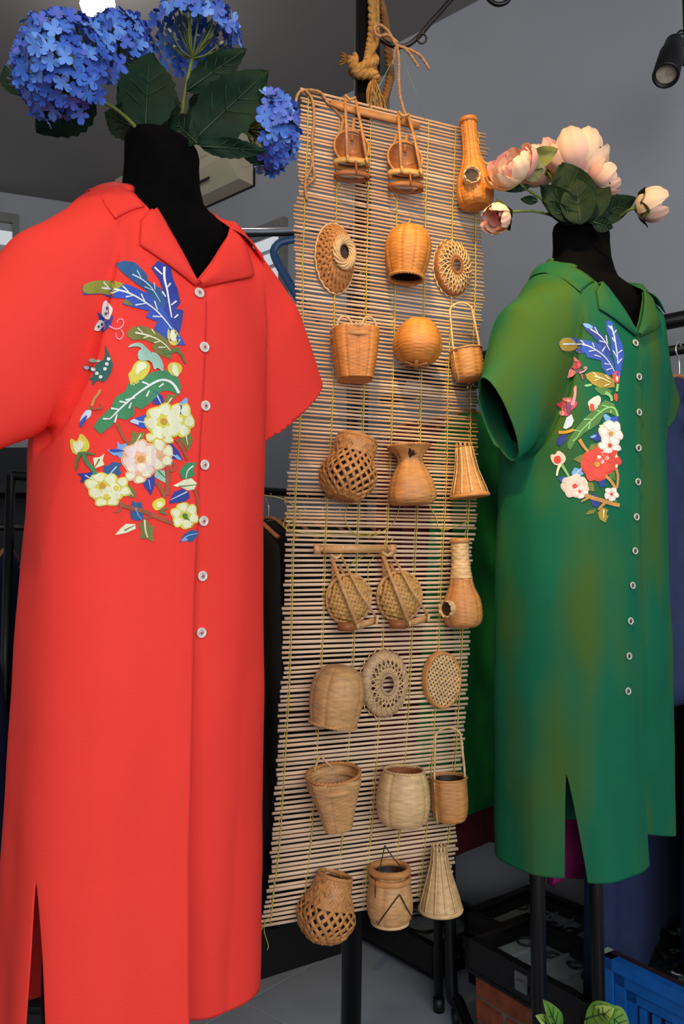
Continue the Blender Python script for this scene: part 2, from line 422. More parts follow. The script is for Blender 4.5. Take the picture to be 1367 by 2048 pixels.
def build_dress(loc, alpha, dz, mat, label, twist, sa, stop, sw, x0, seed, hem, famp, pull):
    D = Dress(); t = thing('shirt_dress', label, 'dress', (loc[0], loc[1], dz), (0, 0, alpha)); D.t = t
    me = make_dress_mesh('dress_body', twist, sa, stop, sw, x0, seed, hem, famp, pull)
    D.body = obj('dress_body', me, mat, t, solid=.0016)
    D.mw = RM[t]
    V = [v.co.copy() for v in me.vertices]; Fc = [tuple(p.vertices) for p in me.polygons]
    D.loc = BVHTree.FromPolygons(V, Fc); D.mat = mat
    D.bvh = BVHTree.FromPolygons([D.mw @ v for v in V], Fc); D.x0 = x0
    return D
def front(D, x, z, off=.004):
    h = D.loc.ray_cast(Vector((x, -.6, z)), Vector((0, 1, 0)))
    if h[0] is None: return Vector((x, -.05, z))
    n = h[1] if h[1].y < 0 else -h[1]
    return h[0] + n*off
def collar(D):
    x0, mat = D.x0, D.mat
    for sg, nm in ((-1, 'left'), (1, 'right')):
        def fp(x, z, off): return front(D, x0*max(0, 1-abs(x)/.08)+sg*x, z, off)
        # lapel: fold edge to outer edge
        fold = [(.0, 1.426), (.024, 1.466), (.047, 1.505), (.064, 1.541)]
        outer = [(.004, 1.418), (.045, 1.442), (.084, 1.466), (.100, 1.478)]
        outer2 = [(.004, 1.418), (.048, 1.440), (.096, 1.466), (.090, 1.508)]
        def lap(u, v, f=fold, o=outer2):
            fx, fz = lerp([0,.33,.66,1], [q[0] for q in f], u), lerp([0,.33,.66,1], [q[1] for q in f], u)
            ox, oz = lerp([0,.33,.66,1], [q[0] for q in o], u), lerp([0,.33,.66,1], [q[1] for q in o], u)
            a = fp(ox, oz, .0045)
            hx = D.loc.ray_cast(Vector((sg*(fx+.012)+x0*max(0, 1-fx/.08), -.6, fz)), Vector((0,1,0)))
            yb = hx[0].y if hx[0] else -.07
            b = Vector((sg*fx+x0*max(0, 1-fx/.08), yb-.008, fz))
            p = a*v + b*(1-v); 
            s = D.loc.ray_cast(Vector((p.x, -.6, p.z)), Vector((0,1,0)))
            if s[0] is not None and p.y > s[0].y-.0045: p.y = s[0].y-.0045
            p.y -= .006*math.sin(math.pi*v)
            return p
        obj('lapel', grid(22, 12, lap), mat, D.t, solid=.0018)
        # upper collar: from the notch round to the back of the neck
        FI = [(.064, None, 1.541), (.074, -.044, 1.578), (.081, -.005, 1.606), (.077, .035, 1.622), (.05, .074, 1.628), (0, .09, 1.630)]
        OU = [(.088, None, 1.512), (.128, None, 1.500), (.136, -.034, 1.532), (.118, .045, 1.572), (.07, .108, 1.575), (0, .125, 1.575)]
        def cpt(row, off):
            x, y, z = row
            if y is None:
                return fp(x, z, off)
            return Vector((sg*x, y, z))
        fi = [cpt(q, .008) for q in FI]; ou = [cpt(q, .005) for q in OU]
        h = D.loc.ray_cast(Vector((sg*.078, -.6, 1.541)), Vector((0,1,0)))
        if h[0]: fi[0] = Vector((sg*.064, h[0].y-.008, 1.541))
        fs = smoothpath(fi, 5); os_ = smoothpath(ou[1:], 5)
        # straight front edge from notch to corner, then round
        n = len(fs)
        def cg(u, v):
            i = min(int(u*(n-1)), n-2); f = u*(n-1)-i
            a = fs[i]*(1-f)+fs[i+1]*f
            j = u*(len(os_)-1); jj = min(int(j), len(os_)-2); g = j-jj
            b = os_[jj]*(1-g)+os_[jj+1]*g
            p = a*(1-v)+b*v
            bul = .012*math.sin(math.pi*v)
            p += Vector((sg*bul*min(1, u*3), -bul*(.6 if u < .4 else 0), bul*.5))
            hit = D.loc.ray_cast(Vector((p.x, p.y, 1.8)), Vector((0,0,-1)))
            if hit[0] is not None and p.z < hit[0].z+.004 and u > .3: p.z = hit[0].z+.004
            hit = D.loc.ray_cast(Vector((p.x, -.6, p.z)), Vector((0,1,0)))
            if hit[0] is not None and u <= .5 and p.y > hit[0].y-.004: p.y = hit[0].y-.004
            return p
        obj('collar', grid(26, 12, cg), mat, D.t, solid=.0018)
def hit(D, px, py, off=.0):
    h = D.bvh.ray_cast(Vector((0, 0, CAMH)), ray(px, py).normalized())
    if h[0] is None: return None, None
    n = h[1]; n = n if n.dot(ray(px, py)) < 0 else -n
    return h[0]+n*off, n
def button(D, px, py, r, m1, m2, m3):
    p, n = hit(D, px, py, .001)
    if p is None: return
    inv = D.mw.inverted(); mt = inv @ zalign(n, p)
    V, Fc = lathe([(.0005*r/.006, .0026), (r*.55, .0024), (r*.62, .0022), (r*.68, .0034), (r*.88, .0038), (r, .0028), (r, .0008), (r*.8, 0)], 20)
    b = obj('button', xf((V, Fc), mt), m1, D.t)
    obj('button_centre', xf(lathe([(.0001, .0029), (r*.56, .0027), (r*.6, .0023)], 16), mt), m2, b)
    for a in (0, math.pi/2):
        obj('thread', xf(bar((-r*.3*math.cos(a), -r*.3*math.sin(a), .0032), (r*.3*math.cos(a), r*.3*math.sin(a), .0032), .0009, .0009), mt), m3, b)

RED_L, RED_A = (-.29, 1.27), R(40)
GRN_L, GRN_A = (.534, 1.71), R(30)
build_mannequin(RED_L, RED_A, .2, 'black velvet mannequin wearing the coral red dress, holding blue hydrangeas')
build_mannequin(GRN_L, GRN_A, .25, 'black velvet mannequin wearing the green dress, holding pink peonies')
DR = build_dress(RED_L, RED_A, .2, m_red, 'coral red linen shirt dress with blue and yellow floral embroidery', 0., R(203), .585, .04, -.014, 1.0, .315, .007, .008)
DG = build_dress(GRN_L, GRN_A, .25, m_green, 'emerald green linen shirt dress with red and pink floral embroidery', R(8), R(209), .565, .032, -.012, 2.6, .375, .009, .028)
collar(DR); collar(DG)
m_pearl = M('pearl_button', (232, 222, 214), .25, .15, 200., coat=.3)
m_pearl_c = M('pearl_centre', (205, 190, 182), .3, .2, 200.)
m_rthr = M('red_thread', (190, 50, 45), .8)
m_gbut = M('grey_button', (196, 196, 188), .35, .1, 200.)
m_gbut_c = M('grey_button_centre', (84, 88, 82), .4, .2, 200.)
m_gthr = M('dark_thread', (40, 60, 50), .8)
for px, py in ((397, 587), (407, 695), (409, 812), (407, 930), (405, 1042), (403, 1152), (401, 1265)):
    button(DR, px, py, .0078, m_pearl, m_pearl_c, m_rthr)
for px, py in ((1268, 687), (1275, 754), (1275, 825), (1274, 896), (1273, 964), (1270, 1034), (1267, 1102), (1262, 1171), (1258, 1242), (1255, 1312), (1253, 1382)):
    button(DG, px, py, .0072, m_gbut, m_gbut_c, m_gthr)
# ================================================================ embroidery, laid on the cloth as raised stitching
def stitch(name, col, var=.18):
    m = M('silk_'+name, col, .5, var, 60., bump=.5, bscale=900, stretch=(1, 1, .25), sheen=.2); return m
SK = {k: stitch(k, v) for k, v in dict(
    navy=(22,48,150), blue=(30,76,190), teal=(18,84,142), sky=(120,172,232), pale=(206,222,246), white=(246,244,238),
    olive=(122,122,38), lime=(158,156,34), green=(52,138,84), leaf=(74,126,52), mint=(164,208,188), dgreen=(14,98,88),
    yellow=(226,214,66), cream=(250,246,200), peach=(240,182,134), brown=(168,78,34), tan=(206,146,70), pink=(238,150,170),
    rose=(206,62,96), red=(230,66,48), blush=(250,214,206), gold=(212,156,40), lgreen=(140,200,120), ochre=(170,140,30), plum=(120,60,110)).items()}
def densify(poly, step=2.2):
    out = []
    for i, a in enumerate(poly):
        b = poly[(i+1) % len(poly)]; n = max(1, int(math.hypot(b[0]-a[0], b[1]-a[1])/step))
        for k in range(n): out.append((a[0]+(b[0]-a[0])*k/n, a[1]+(b[1]-a[1])*k/n))
    return out
def chaikin(poly, it=2, closed=True):
    for _ in range(it):
        out = []; n = len(poly)
        for i in range(n if closed else n-1):
            a, b = poly[i], poly[(i+1) % n]
            out += [(a[0]*.75+b[0]*.25, a[1]*.75+b[1]*.25), (a[0]*.25+b[0]*.75, a[1]*.25+b[1]*.75)]
        poly = out if closed else [poly[0]]+out+[poly[-1]]
    return poly
def inside(poly, x, y):
    c = False; j = len(poly)-1
    for i in range(len(poly)):
        xi, yi = poly[i]; xj, yj = poly[j]
        if (yi > y) != (yj > y) and x < (xj-xi)*(y-yi)/(yj-yi+1e-12)+xi: c = not c
        j = i
    return c
def patch(D, name, poly, mat, parent, off=.0016, soft=1, step=5.):
    if soft: poly = chaikin(poly, soft)
    b = densify(poly, 5.); n = len(b)
    xs = [q[0] for q in b]; ys = [q[1] for q in b]; pts = list(b); y = min(ys)+step/2
    while y < max(ys):
        x = min(xs)+step/2
        while x < max(xs):
            if inside(b, x, y) and min((x-q[0])**2+(y-q[1])**2 for q in b) > 6: pts.append((x, y))
            x += step
        y += step
    r = delaunay_2d_cdt([Vector(q) for q in pts], [], [list(range(n))], 1, 1e-4)
    V = []; ok = []
    for q in r[0]:
        h, nn = hit(D, q.x, q.y, off*.9); ok.append(h is not None); V.append(h if h is not None else Vector((0,0,0)))
    Fc = [f for f in r[2] if all(ok[i] for i in f) and inside(b, sum(r[0][i].x for i in f)/len(f), sum(r[0][i].y for i in f)/len(f))]
    Fc = [f for f in Fc if max((V[f[i]]-V[f[i-1]]).length for i in range(len(f))) < .05]
    if not Fc: return None
    # faces towards the camera
    f0 = Fc[0]; nrm = (V[f0[1]]-V[f0[0]]).cross(V[f0[2]]-V[f0[0]])
    if nrm.dot(V[f0[0]]-Vector((0,0,CAMH))) > 0: Fc = [tuple(f)[::-1] for f in Fc]
    o = obj(name, (V, Fc), mat, parent, world=True, solid=.0009, smooth=False)
    return o
def strokepoly(line, w0, w1=None):
    w1 = w0 if w1 is None else w1; L, Rr = [], []; n = len(line)
    for i in range(n):
        a, b = line[max(0, i-1)], line[min(n-1, i+1)]; dx, dy = b[0]-a[0], b[1]-a[1]; d = math.hypot(dx, dy) or 1
        ww = (w0+(w1-w0)*i/(n-1))/2; x, y = line[i]
        L.append((x-dy/d*ww, y+dx/d*ww)); Rr.append((x+dy/d*ww, y-dx/d*ww))
    return L+Rr[::-1]
class Emb:
    def __init__(s, D, ox, oy, sc): s.D, s.ox, s.oy, s.sc = D, ox, oy, sc
    def c(s, pts): return [(s.ox+x/s.sc, s.oy+y/s.sc) for x, y in pts]
    def fill(s, name, pts, col, parent=None, off=.0016, soft=1):
        return patch(s.D, name, s.c(pts), SK[col], parent or s.D.t, off, soft)
    def line(s, name, pts, col, w=14, w1=None, parent=None, off=.0028):
        p = chaikin(s.c(pts), 2, False) if len(pts) > 2 else s.c(pts)
        return patch(s.D, name, strokepoly(p, w/s.sc, None if w1 is None else w1/s.sc), SK[col], parent or s.D.t, off, 0)
    def leaf(s, name, pts, col, veins=(), vcol='pale', vw=12, extra=(), soft=0):
        o = s.fill(name, pts, col, soft=soft)
        if o is None: return
        for e, ec in extra: s.fill('patch', e, ec, o, .0022)
        for i, v in enumerate(veins): s.line('vein', v, vcol, vw if i == 0 else vw*.7, vw*.4, o)
        return o
    def flower(s, cx, cy, petals, r, col, hi, centre, rot=0., sq=1., name='flower'):
        """a bloom of overlapping petals with lighter hearts"""
        r *= 1.12
        o = s.fill(name, [(cx+r*.55*math.cos(a*.5), cy+r*.55*sq*math.sin(a*.5)) for a in range(13)], col)
        if o is None: return
        for k in range(petals):
            a = rot+2*math.pi*k/petals; px, py = cx+r*.62*math.cos(a), cy+r*.62*sq*math.sin(a); q = []
            for j in range(10):
                b = 2*math.pi*j/10; rr = r*.52*(1+.14*math.sin(3*b+k)); q.append((px+rr*math.cos(b), py+rr*sq*math.sin(b)))
            p = s.fill('petal', q, col, o, .0020+.0003*(k % 3))
            q2 = [(px+(x-px)*.66+math.cos(a)*r*.07, py+(y-py)*.66+math.sin(a)*r*.07*sq) for x, y in q]
            s.fill('petal_heart', q2, hi, o, .0032)
        s.fill('flower_centre', [(cx+r*.2*math.cos(b*.7), cy+r*.2*math.sin(b*.7)) for b in range(9)], centre, o, .0038)
        return o
# ---- coral dress (upper half A, lower half B)
A = Emb(DR, 120, 480, 4.272); B = Emb(DR, 120, 780, 4.272)
A.leaf('feather_leaf', [(470,205),(545,180),(640,195),(735,290),(750,350),(860,420),(900,520),(890,600),(800,560),(740,440),(650,375),(590,330),(510,260)], 'teal', [[(615,300),(700,340),(780,410),(830,490),(855,535)], [(655,265),(690,330)], [(800,370),(810,430)], [(720,405),(800,440)]])
A.leaf('feather_leaf', [(185,400),(270,360),(390,345),(500,370),(600,390),(680,430),(780,470),(860,560),(930,660),(960,740),(1010,790),(1070,900),(1000,900),(900,840),(800,760),(830,700),(730,660),(760,610),(640,580),(530,550),(560,505),(420,490),(350,460),(195,470)], 'blue',
       [[(350,410),(480,425),(600,460),(720,530),(830,610),(920,720),(950,760)], [(365,360),(420,420)], [(420,465),(500,440)], [(535,400),(590,455)], [(690,465),(720,525)], [(560,490),(620,480)], [(640,560),(730,545)], [(805,525),(830,600)], [(790,655),(870,660)]], 'white', 18,
       [([(180,395),(270,350),(400,345),(560,375),(480,430),(440,480),(350,455),(200,465)], 'lime'), ([(530,545),(560,500),(640,575)], 'olive')])
A.leaf('feather_leaf', [(835,180),(945,240),(960,330),(1000,420),(1025,540),(985,590),(1050,600),(1040,700),(1020,790),(970,800),(930,700),(880,560),(880,450),(850,350),(780,240)], 'navy', [[(888,235),(885,330),(910,420),(925,520),(950,665)], [(805,240),(870,300)], [(940,375),(915,410)], [(870,445),(900,490)], [(990,525),(945,560)], [(1005,640),(970,670)]], 'white', 22)
A.leaf('leaf', [(568,790),(620,745),(700,735),(780,760),(850,800),(910,850),(945,920),(950,1020),(880,1000),(810,960),(780,910),(810,890),(720,855),(620,855),(580,830)], 'olive', [[(640,795),(740,815),(820,845),(890,890),(940,950)], [(660,755),(710,805)], [(780,765),(810,810)], [(710,840),(760,825)], [(800,880),(850,870)], [(840,920),(900,920)]], 'cream', 16)
o = A.fill('bud', [(945,730),(1000,790),(1030,850),(1000,900),(950,905),(915,850),(915,770)], 'yellow'); A.fill('petal', [(950,760),(985,810),(990,870),(950,870),(930,820)], 'cream', o, .003)
o = A.fill('bud', [(960,1040),(1030,1060),(1045,1110),(1000,1170),(960,1160),(920,1130),(915,1070)], 'yellow'); A.fill('petal', [(965,1050),(1000,1090),(1010,1180),(960,1150),(945,1100)], 'cream', o, .003)
A.line('tendril', [(960,930),(1020,960),(1050,1010),(1070,1060)], 'leaf', 32, 12)
A.line('tendril', [(880,960),(960,960),(1010,920)], 'leaf', 40, 20)
o = A.fill('butterfly', [(345,790),(330,650),(310,610),(380,660),(420,700),(440,640),(455,660),(430,740),(390,770)], 'navy')
p = A.fill('wing', [(370,505),(430,545),(455,600),(430,660),(415,690),(360,660),(345,620)], 'white', o, .0028); A.fill('spot', [(385,570),(405,570),(408,595),(385,598)], 'dgreen', o, .0042); A.fill('spot', [(390,618),(410,618),(412,645),(390,645)], 'dgreen', o, .0042)
A.fill('wing', [(275,770),(320,690),(350,680),(390,720),(350,750),(330,780)], 'white', o, .0028); A.fill('spot', [(310,728),(326,728),(326,748),(310,748)], 'dgreen', o, .0042); A.fill('spot', [(340,708),(356,708),(356,730),(340,730)], 'dgreen', o, .0042)
A.line('antenna', [(420,740),(480,770),(530,750),(548,700),(520,675),(490,690),(490,715)], 'pink', 14, 8, o); A.line('antenna', [(520,770),(545,810),(520,855),(485,845),(475,800)], 'pink', 12, 8, o)
o = A.fill('butterfly', [(385,880),(410,950),(440,1020),(455,1070),(430,1150),(370,1225),(330,1190),(270,1250),(285,1200),(235,1185),(290,1175),(250,1110),(185,1090),(210,1070),(270,1085),(320,1060),(390,1010)], 'dgreen')
for x, y in ((418,1020), (404,1062), (388,1104), (292,1110), (320,1142), (352,1172)): A.fill('spot', [(x-15,y-13),(x+14,y-15),(x+15,y+13),(x-13,y+15)], 'white', o, .0032)
A.fill('wing_edge', [(185,1090),(215,1070),(250,1085),(235,1110)], 'pale', o, .003); A.fill('wing_edge', [(230,1025),(270,1005),(310,1030),(350,1025),(345,1050),(250,1045)], 'mint', o, .003)
o = A.fill('bloom', [(600,1130),(640,1040),(720,1020),(770,1070),(760,1130),(700,1200),(610,1255),(590,1200),(580,1140)], 'yellow'); A.fill('petal', [(650,1060),(720,1040),(745,1090),(690,1120),(640,1170)], 'cream', o, .003)
A.fill('sepal', [(565,925),(620,885),(690,880),(740,930),(790,980),(850,1010),(880,1080),(870,1140),(820,1060),(770,1050),(760,1030),(670,1040),(655,960),(700,930),(650,910)], 'mint', o, .003)
A.fill('sepal', [(770,960),(830,970),(880,1060),(880,1140),(830,1090),(800,1120),(780,1050)], 'mint', o, .0032)
G = A
G.leaf('leaf', [(285,1600),(330,1530),(430,1440),(450,1400),(480,1340),(560,1290),(580,1230),(700,1190),(780,1130),(890,1110),(1000,1160),(1030,1250),(1020,1330),(930,1290),(870,1290),(800,1360),(760,1400),(690,1450),(640,1420),(630,1500),(560,1540),(500,1520),(440,1590),(345,1660)], 'green',
       [[(1010,1310),(960,1220),(870,1190),(780,1230),(650,1320),(560,1400),(480,1480),(430,1530)], [(560,1370),(640,1350)], [(700,1215),(760,1240)], [(880,1230),(840,1260)], [(735,1340),(760,1290)], [(510,1380),(580,1395)], [(590,1440),(610,1390)], [(440,1440),(510,1450)], [(470,1560),(490,1490)], [(370,1530),(430,1530)]], 'white', 24)
B.line('stem', [(350,0),(330,40),(300,70),(275,140)], 'tan', 22)
B.line('stem', [(240,155),(310,165),(370,160),(345,115)], 'brown', 26, 12)
B.line('stem', [(490,290),(520,360),(550,420),(590,470)], 'brown', 34, 22)
B.leaf('leaf', [(795,0),(870,50),(885,90),(860,130),(790,120)], 'navy', [[(825,50),(860,120)]])
B.leaf('leaf', [(910,40),(1000,40),(960,90),(900,150),(880,130)], 'olive', [[(950,70),(885,150)]], 'cream')
o = B.fill('leaf', [(970,150),(1030,100),(1085,55),(1090,130),(1070,180),(1075,215),(1020,210)], 'sky'); 
if o: B.fill('patch', [(970,150),(1030,120),(1040,170),(1060,210),(1020,210)], 'blue', o, .003)
B.leaf('leaf', [(585,270),(650,235),(700,220),(775,195),(785,290),(730,330),(680,320),(630,290)], 'blue', [[(640,265),(780,290)]], 'pale', 14, [([(585,270),(650,240),(680,300),(640,290)], 'pale')])
B.flower(880, 270, 7, 132, 'yellow', 'cream', 'gold', .3, .95); B.flower(1020, 260, 6, 100, 'yellow', 'cream', 'cream', .1, 1.25); B.flower(850, 400, 5, 100, 'yellow', 'cream', 'cream', .5, .7)
o = B.fill('leaf', [(275,175),(260,235),(225,250),(180,330),(170,260),(200,200),(240,165)], 'pale')
if o: B.fill('patch', [(195,250),(240,210),(225,260),(180,330),(168,290)], 'blue', o, .003)
o = B.fill('bud', [(85,405),(140,440),(155,430),(180,360),(250,440),(255,500),(215,540),(150,560),(100,530)], 'yellow')
if o: B.fill('petal', [(110,440),(150,460),(180,420),(215,470),(170,530),(140,550)], 'cream', o, .003)
B.line('stem', [(180,545),(150,600),(140,690)], 'leaf', 30, 10); B.line('stem', [(210,545),(225,610),(290,680),(320,750)], 'green', 34); B.line('sepal', [(160,550),(230,535),(300,555)], 'leaf', 34, 10)
B.leaf('leaf', [(285,580),(340,575),(380,545),(365,600),(380,640),(330,660),(300,670)], 'cream', [[(340,590),(300,665)]], 'olive')
B.leaf('leaf', [(150,715),(230,710),(290,695),(320,740),(300,780),(230,795),(175,785),(190,750)], 'navy', [[(220,730),(295,775)]])
B.leaf('leaf', [(375,650),(430,640),(440,615),(525,625),(505,680),(525,710),(480,745),(400,755),(370,690)], 'teal', [[(485,655),(400,750)]])
B.leaf('leaf', [(405,515),(490,500),(490,440),(520,470),(560,455),(620,520),(570,570),(510,585),(490,560),(455,560)], 'sky', [[(430,515),(610,528)]], 'navy', 12, [([(405,515),(490,500),(540,520),(470,540)], 'blue')])
B.leaf('leaf', [(620,345),(650,370),(720,355),(715,420),(690,460),(620,500),(595,460)], 'olive', [[(690,380),(635,475)]], 'cream')
B.flower(690, 590, 7, 138, 'peach', 'blush', 'tan', .2, .95); B.flower(840, 560, 6, 105, 'peach', 'cream', 'peach', .6, 1.0); B.flower(660, 710, 5, 95, 'peach', 'cream', 'peach', .1, .8)
B.leaf('leaf', [(895,480),(940,450),(980,490),(1010,520),(1045,600),(980,590),(920,585),(910,530)], 'navy', [[(915,530),(990,575)]], 'pale', 14, [([(985,540),(1045,605),(980,590)], 'sky')])
B.leaf('leaf', [(1050,345),(1110,370),(1130,430),(1090,530),(1060,480),(1010,420),(1060,400)], 'olive', [[(1070,390),(1085,470)]], 'cream')
B.line('stem', [(985,420),(1030,480),(1060,540),(1080,600)], 'brown', 30, 18)
B.leaf('leaf', [(1030,670),(1080,620),(1165,620),(1135,680),(1150,720),(1100,760),(1040,760),(1015,710)], 'green', [[(1130,650),(1080,690),(1070,760)]], 'white')
B.leaf('leaf', [(960,820),(1050,770),(1120,755),(1165,800),(1140,850),(1090,860),(1040,835)], 'cream', [[(1010,825),(1080,820),(1160,808)]], 'olive')
B.leaf('leaf', [(975,870),(1040,845),(1095,870),(1105,920),(1060,955),(990,965),(930,970),(950,910)], 'navy', [[(1080,870),(940,940)]])
B.leaf('leaf', [(820,680),(890,690),(905,800),(850,770),(800,740)], 'mint', [[(835,690),(895,750)]], 'leaf')
B.leaf('leaf', [(705,790),(760,750),(805,725),(810,800),(775,900),(720,830)], 'navy', [[(755,770),(770,850)]], 'sky')
B.line('stem', [(905,640),(950,615),(985,655),(960,695),(935,690)], 'brown', 30, 14); B.line('stem', [(915,650),(920,760),(910,900)], 'brown', 34, 44); B.line('stem', [(820,790),(860,840),(890,920)], 'brown', 34)
B.line('stem', [(1140,850),(1170,930),(1165,1040)], 'brown', 26, 12)
B.flower(370, 820, 6, 128, 'yellow', 'cream', 'gold', .2, .75); B.flower(480, 840, 5, 105, 'yellow', 'cream', 'yellow', .4, .85); B.flower(400, 910, 5, 110, 'yellow', 'cream', 'yellow', .9, .7)
B.leaf('leaf', [(560,815),(600,815),(645,870),(640,925),(560,905),(540,885)], 'olive', [[(570,840),(625,905)]], 'cream')
B.line('stem', [(500,970),(600,1010),(700,1030),(800,1075),(900,1120),(965,1145)], 'brown', 38, 30); B.line('stem', [(520,1000),(510,1040),(460,1045)], 'brown', 22, 10); B.line('stem', [(800,1080),(740,1090),(690,1120)], 'brown', 22, 12)
B.leaf('leaf', [(615,945),(640,965),(690,955),(705,1010),(710,1100),(660,1120),(605,1100),(600,1030)], 'teal', [[(645,1010),(660,1060),(700,1110)]], 'sky')
o = B.fill('bud', [(785,960),(830,930),(880,915),(905,970),(870,1010),(820,1035),(785,1000)], 'yellow')
if o: B.fill('petal', [(825,960),(870,960),(870,1000),(825,1010)], 'cream', o, .003); B.line('sepal', [(850,1045),(880,1020),(915,1010)], 'leaf', 24, 10, o); B.line('sepal', [(850,1040),(910,1065)], 'leaf', 22, 10, o)
B.flower(1060, 1075, 6, 100, 'yellow', 'cream', 'leaf', .3, .95)
B.line('sepal', [(1070,1090),(1085,1150),(1050,1175)], 'leaf', 36, 12); B.line('sepal', [(1135,1095),(1080,1120),(1120,1165)], 'leaf', 30, 12)
B.leaf('leaf', [(470,1240),(510,1190),(560,1145),(640,1145),(645,1185),(570,1220)], 'cream', [[(550,1200),(635,1155)]], 'olive')
B.leaf('leaf', [(670,1145),(740,1105),(770,1160),(805,1165),(790,1230),(800,1300),(740,1270),(680,1270),(690,1210)], 'olive', [[(720,1110),(725,1200),(745,1260)]], 'cream', 18)
B.leaf('leaf', [(1020,1300),(1060,1230),(1120,1195),(1175,1205),(1175,1250),(1110,1305),(1090,1285)], 'teal', [[(1050,1270),(1090,1240),(1170,1225)]], 'sky', 14, [([(1025,1295),(1050,1260),(1090,1270),(1080,1290)], 'sky')])
# ---- emerald dress
E = Emb(DG, 1080, 620, 4.6545)
E.leaf('feather_leaf', [(385,130),(440,125),(510,150),(560,210),(600,260),(640,330),(660,420),(620,440),(580,370),(520,290),(480,240),(420,190)], 'navy', [[(460,180),(540,230),(600,300),(640,380)], [(500,165),(530,215)], [(545,290),(610,310)], [(605,240),(620,320)]], 'pale', 14, [([(385,130),(440,125),(500,170),(440,180)], 'sky')])
E.leaf('feather_leaf', [(165,310),(200,265),(260,255),(330,265),(420,285),(500,300),(570,330),(630,420),(680,500),(690,600),(620,610),(570,540),(560,470),(430,440),(420,400),(360,405),(310,375),(250,385),(190,375)], 'blue',
       [[(205,320),(330,315),(430,330),(520,375),(600,440),(650,510),(680,570)], [(375,285),(410,325)], [(480,310),(500,350)], [(450,385),(520,375)], [(570,390),(600,340)], [(500,420),(560,440)], [(590,500),(640,510)], [(610,560),(660,545)]], 'pale', 16, [([(165,310),(200,265),(270,255),(310,290),(360,345),(310,375),(250,388),(190,375)], 'ochre')])
E.leaf('feather_leaf', [(610,100),(660,110),(690,170),(710,220),(760,330),(775,440),(750,530),(735,640),(700,600),(690,500),(660,380),(650,280),(610,190)], 'blue', [[(650,150),(680,240),(695,330),(710,420),(715,505)], [(625,150),(670,200)], [(700,190),(675,230)], [(660,260),(690,310)], [(755,375),(705,410)], [(670,380),(705,440)], [(750,455),(715,500)]], 'pale', 16)
o = E.fill('bud', [(690,560),(735,585),(735,650),(715,690),(675,665),(665,600)], 'red'); 
if o: E.fill('petal', [(700,610),(720,630),(715,670),(695,660)], 'blush', o, .003)
o = E.fill('butterfly', [(270,540),(310,530),(380,550),(370,590),(320,590),(280,560)], 'plum')
if o:
    E.fill('wing', [(315,430),(360,470),(380,520),(340,560),(290,530)], 'rose', o, .003); E.fill('wing', [(250,610),(265,545),(310,550),(340,590),(300,630),(240,635)], 'pink', o, .003); E.fill('wing', [(315,435),(345,450),(360,490),(330,480)], 'pink', o, .0036)
    E.line('antenna', [(360,590),(410,570),(430,540),(410,530),(400,550)], 'pink', 14, 8, o); E.line('antenna', [(380,600),(390,650)], 'rose', 18, 8, o)
E.leaf('leaf', [(415,600),(480,575),(560,585),(630,610),(680,650),(690,720),(620,725),(540,720),(480,690),(430,640)], 'ochre', [[(500,620),(580,640),(650,680)], [(490,585),(530,625)], [(500,660),(550,640)], [(600,610),(640,650)], [(590,710),(640,690)]], 'cream', 14)
E.fill('leaf', [(400,700),(470,685),(480,705),(420,720)], 'lgreen'); 
E.line('stem', [(715,690),(705,760)], 'lgreen', 22); o = E.fill('bud', [(700,770),(720,800),(710,860),(685,840),(680,790)], 'red')
o = E.fill('bloom', [(435,860),(480,820),(540,790),(565,830),(545,890),(500,940),(460,950),(450,900)], 'blush')
if o: E.fill('petal', [(450,880),(490,870),(500,940),(465,950)], 'red', o, .003)
E.fill('leaf', [(480,720),(600,720),(680,760),(600,800),(560,790)], 'leaf')
E.line('tendril', [(600,770),(650,800),(660,850)], 'lgreen', 36, 18)
E.leaf('leaf', [(250,1240),(280,1180),(340,1090),(420,1000),(520,900),(600,840),(680,870),(715,960),(700,990),(640,960),(590,960),(540,1060),(480,1100),(400,1150),(330,1220),(280,1300),(250,1285)], 'leaf', [[(715,990),(690,910),(620,905),(540,960),(450,1050),(380,1120),(330,1200)], [(570,890),(640,905)], [(520,935),(570,960)], [(400,1020),(470,1020)], [(440,1110),(460,1050)], [(650,960),(650,930)], [(310,1120),(370,1130)], [(300,1220),(340,1190)]], 'lgreen', 20)
o = E.fill('butterfly', [(130,875),(200,860),(200,815),(240,820),(290,810),(300,850),(340,850),(335,900),(290,930),(270,985),(200,990),(170,950),(220,930)], 'rose')
if o: E.line('tail', [(295,890),(320,800),(325,710)], 'pink', 34, 16, o); E.fill('wing', [(230,830),(285,815),(280,860),(240,860)], 'pink', o, .003); E.fill('wing', [(165,945),(220,935),(230,975),(195,990)], 'pink', o, .003); E.fill('body', [(240,880),(280,870),(290,950),(250,970)], 'plum', o, .0034)
E.leaf('leaf', [(245,1000),(290,970),(310,1030),(290,1080),(240,1110),(210,1100)], 'pale'); E.line('stem', [(170,1140),(240,1140),(310,1115)], 'gold', 32, 22)
E.leaf('leaf', [(150,1210),(190,1170),(245,1160),(240,1210),(185,1270),(155,1250)], 'navy')
E.leaf('leaf', [(580,985),(600,965),(650,1000),(645,1060),(600,1030)], 'sky'); E.leaf('leaf', [(650,1000),(720,985),(720,1070),(660,1060)], 'blue')
E.leaf('leaf', [(450,1185),(520,1135),(575,1150),(580,1215),(510,1220)], 'navy', extra=[([(450,1185),(510,1155),(520,1180),(480,1195)], 'sky')])
E.flower(650, 1150, 6, 92, 'blush', 'white', 'gold', .2, 1.1); E.flower(640, 1260, 5, 90, 'blush', 'white', 'red', .5, .75); E.leaf('petal', [(540,1075),(610,1060),(600,1110),(570,1105)], 'cream')
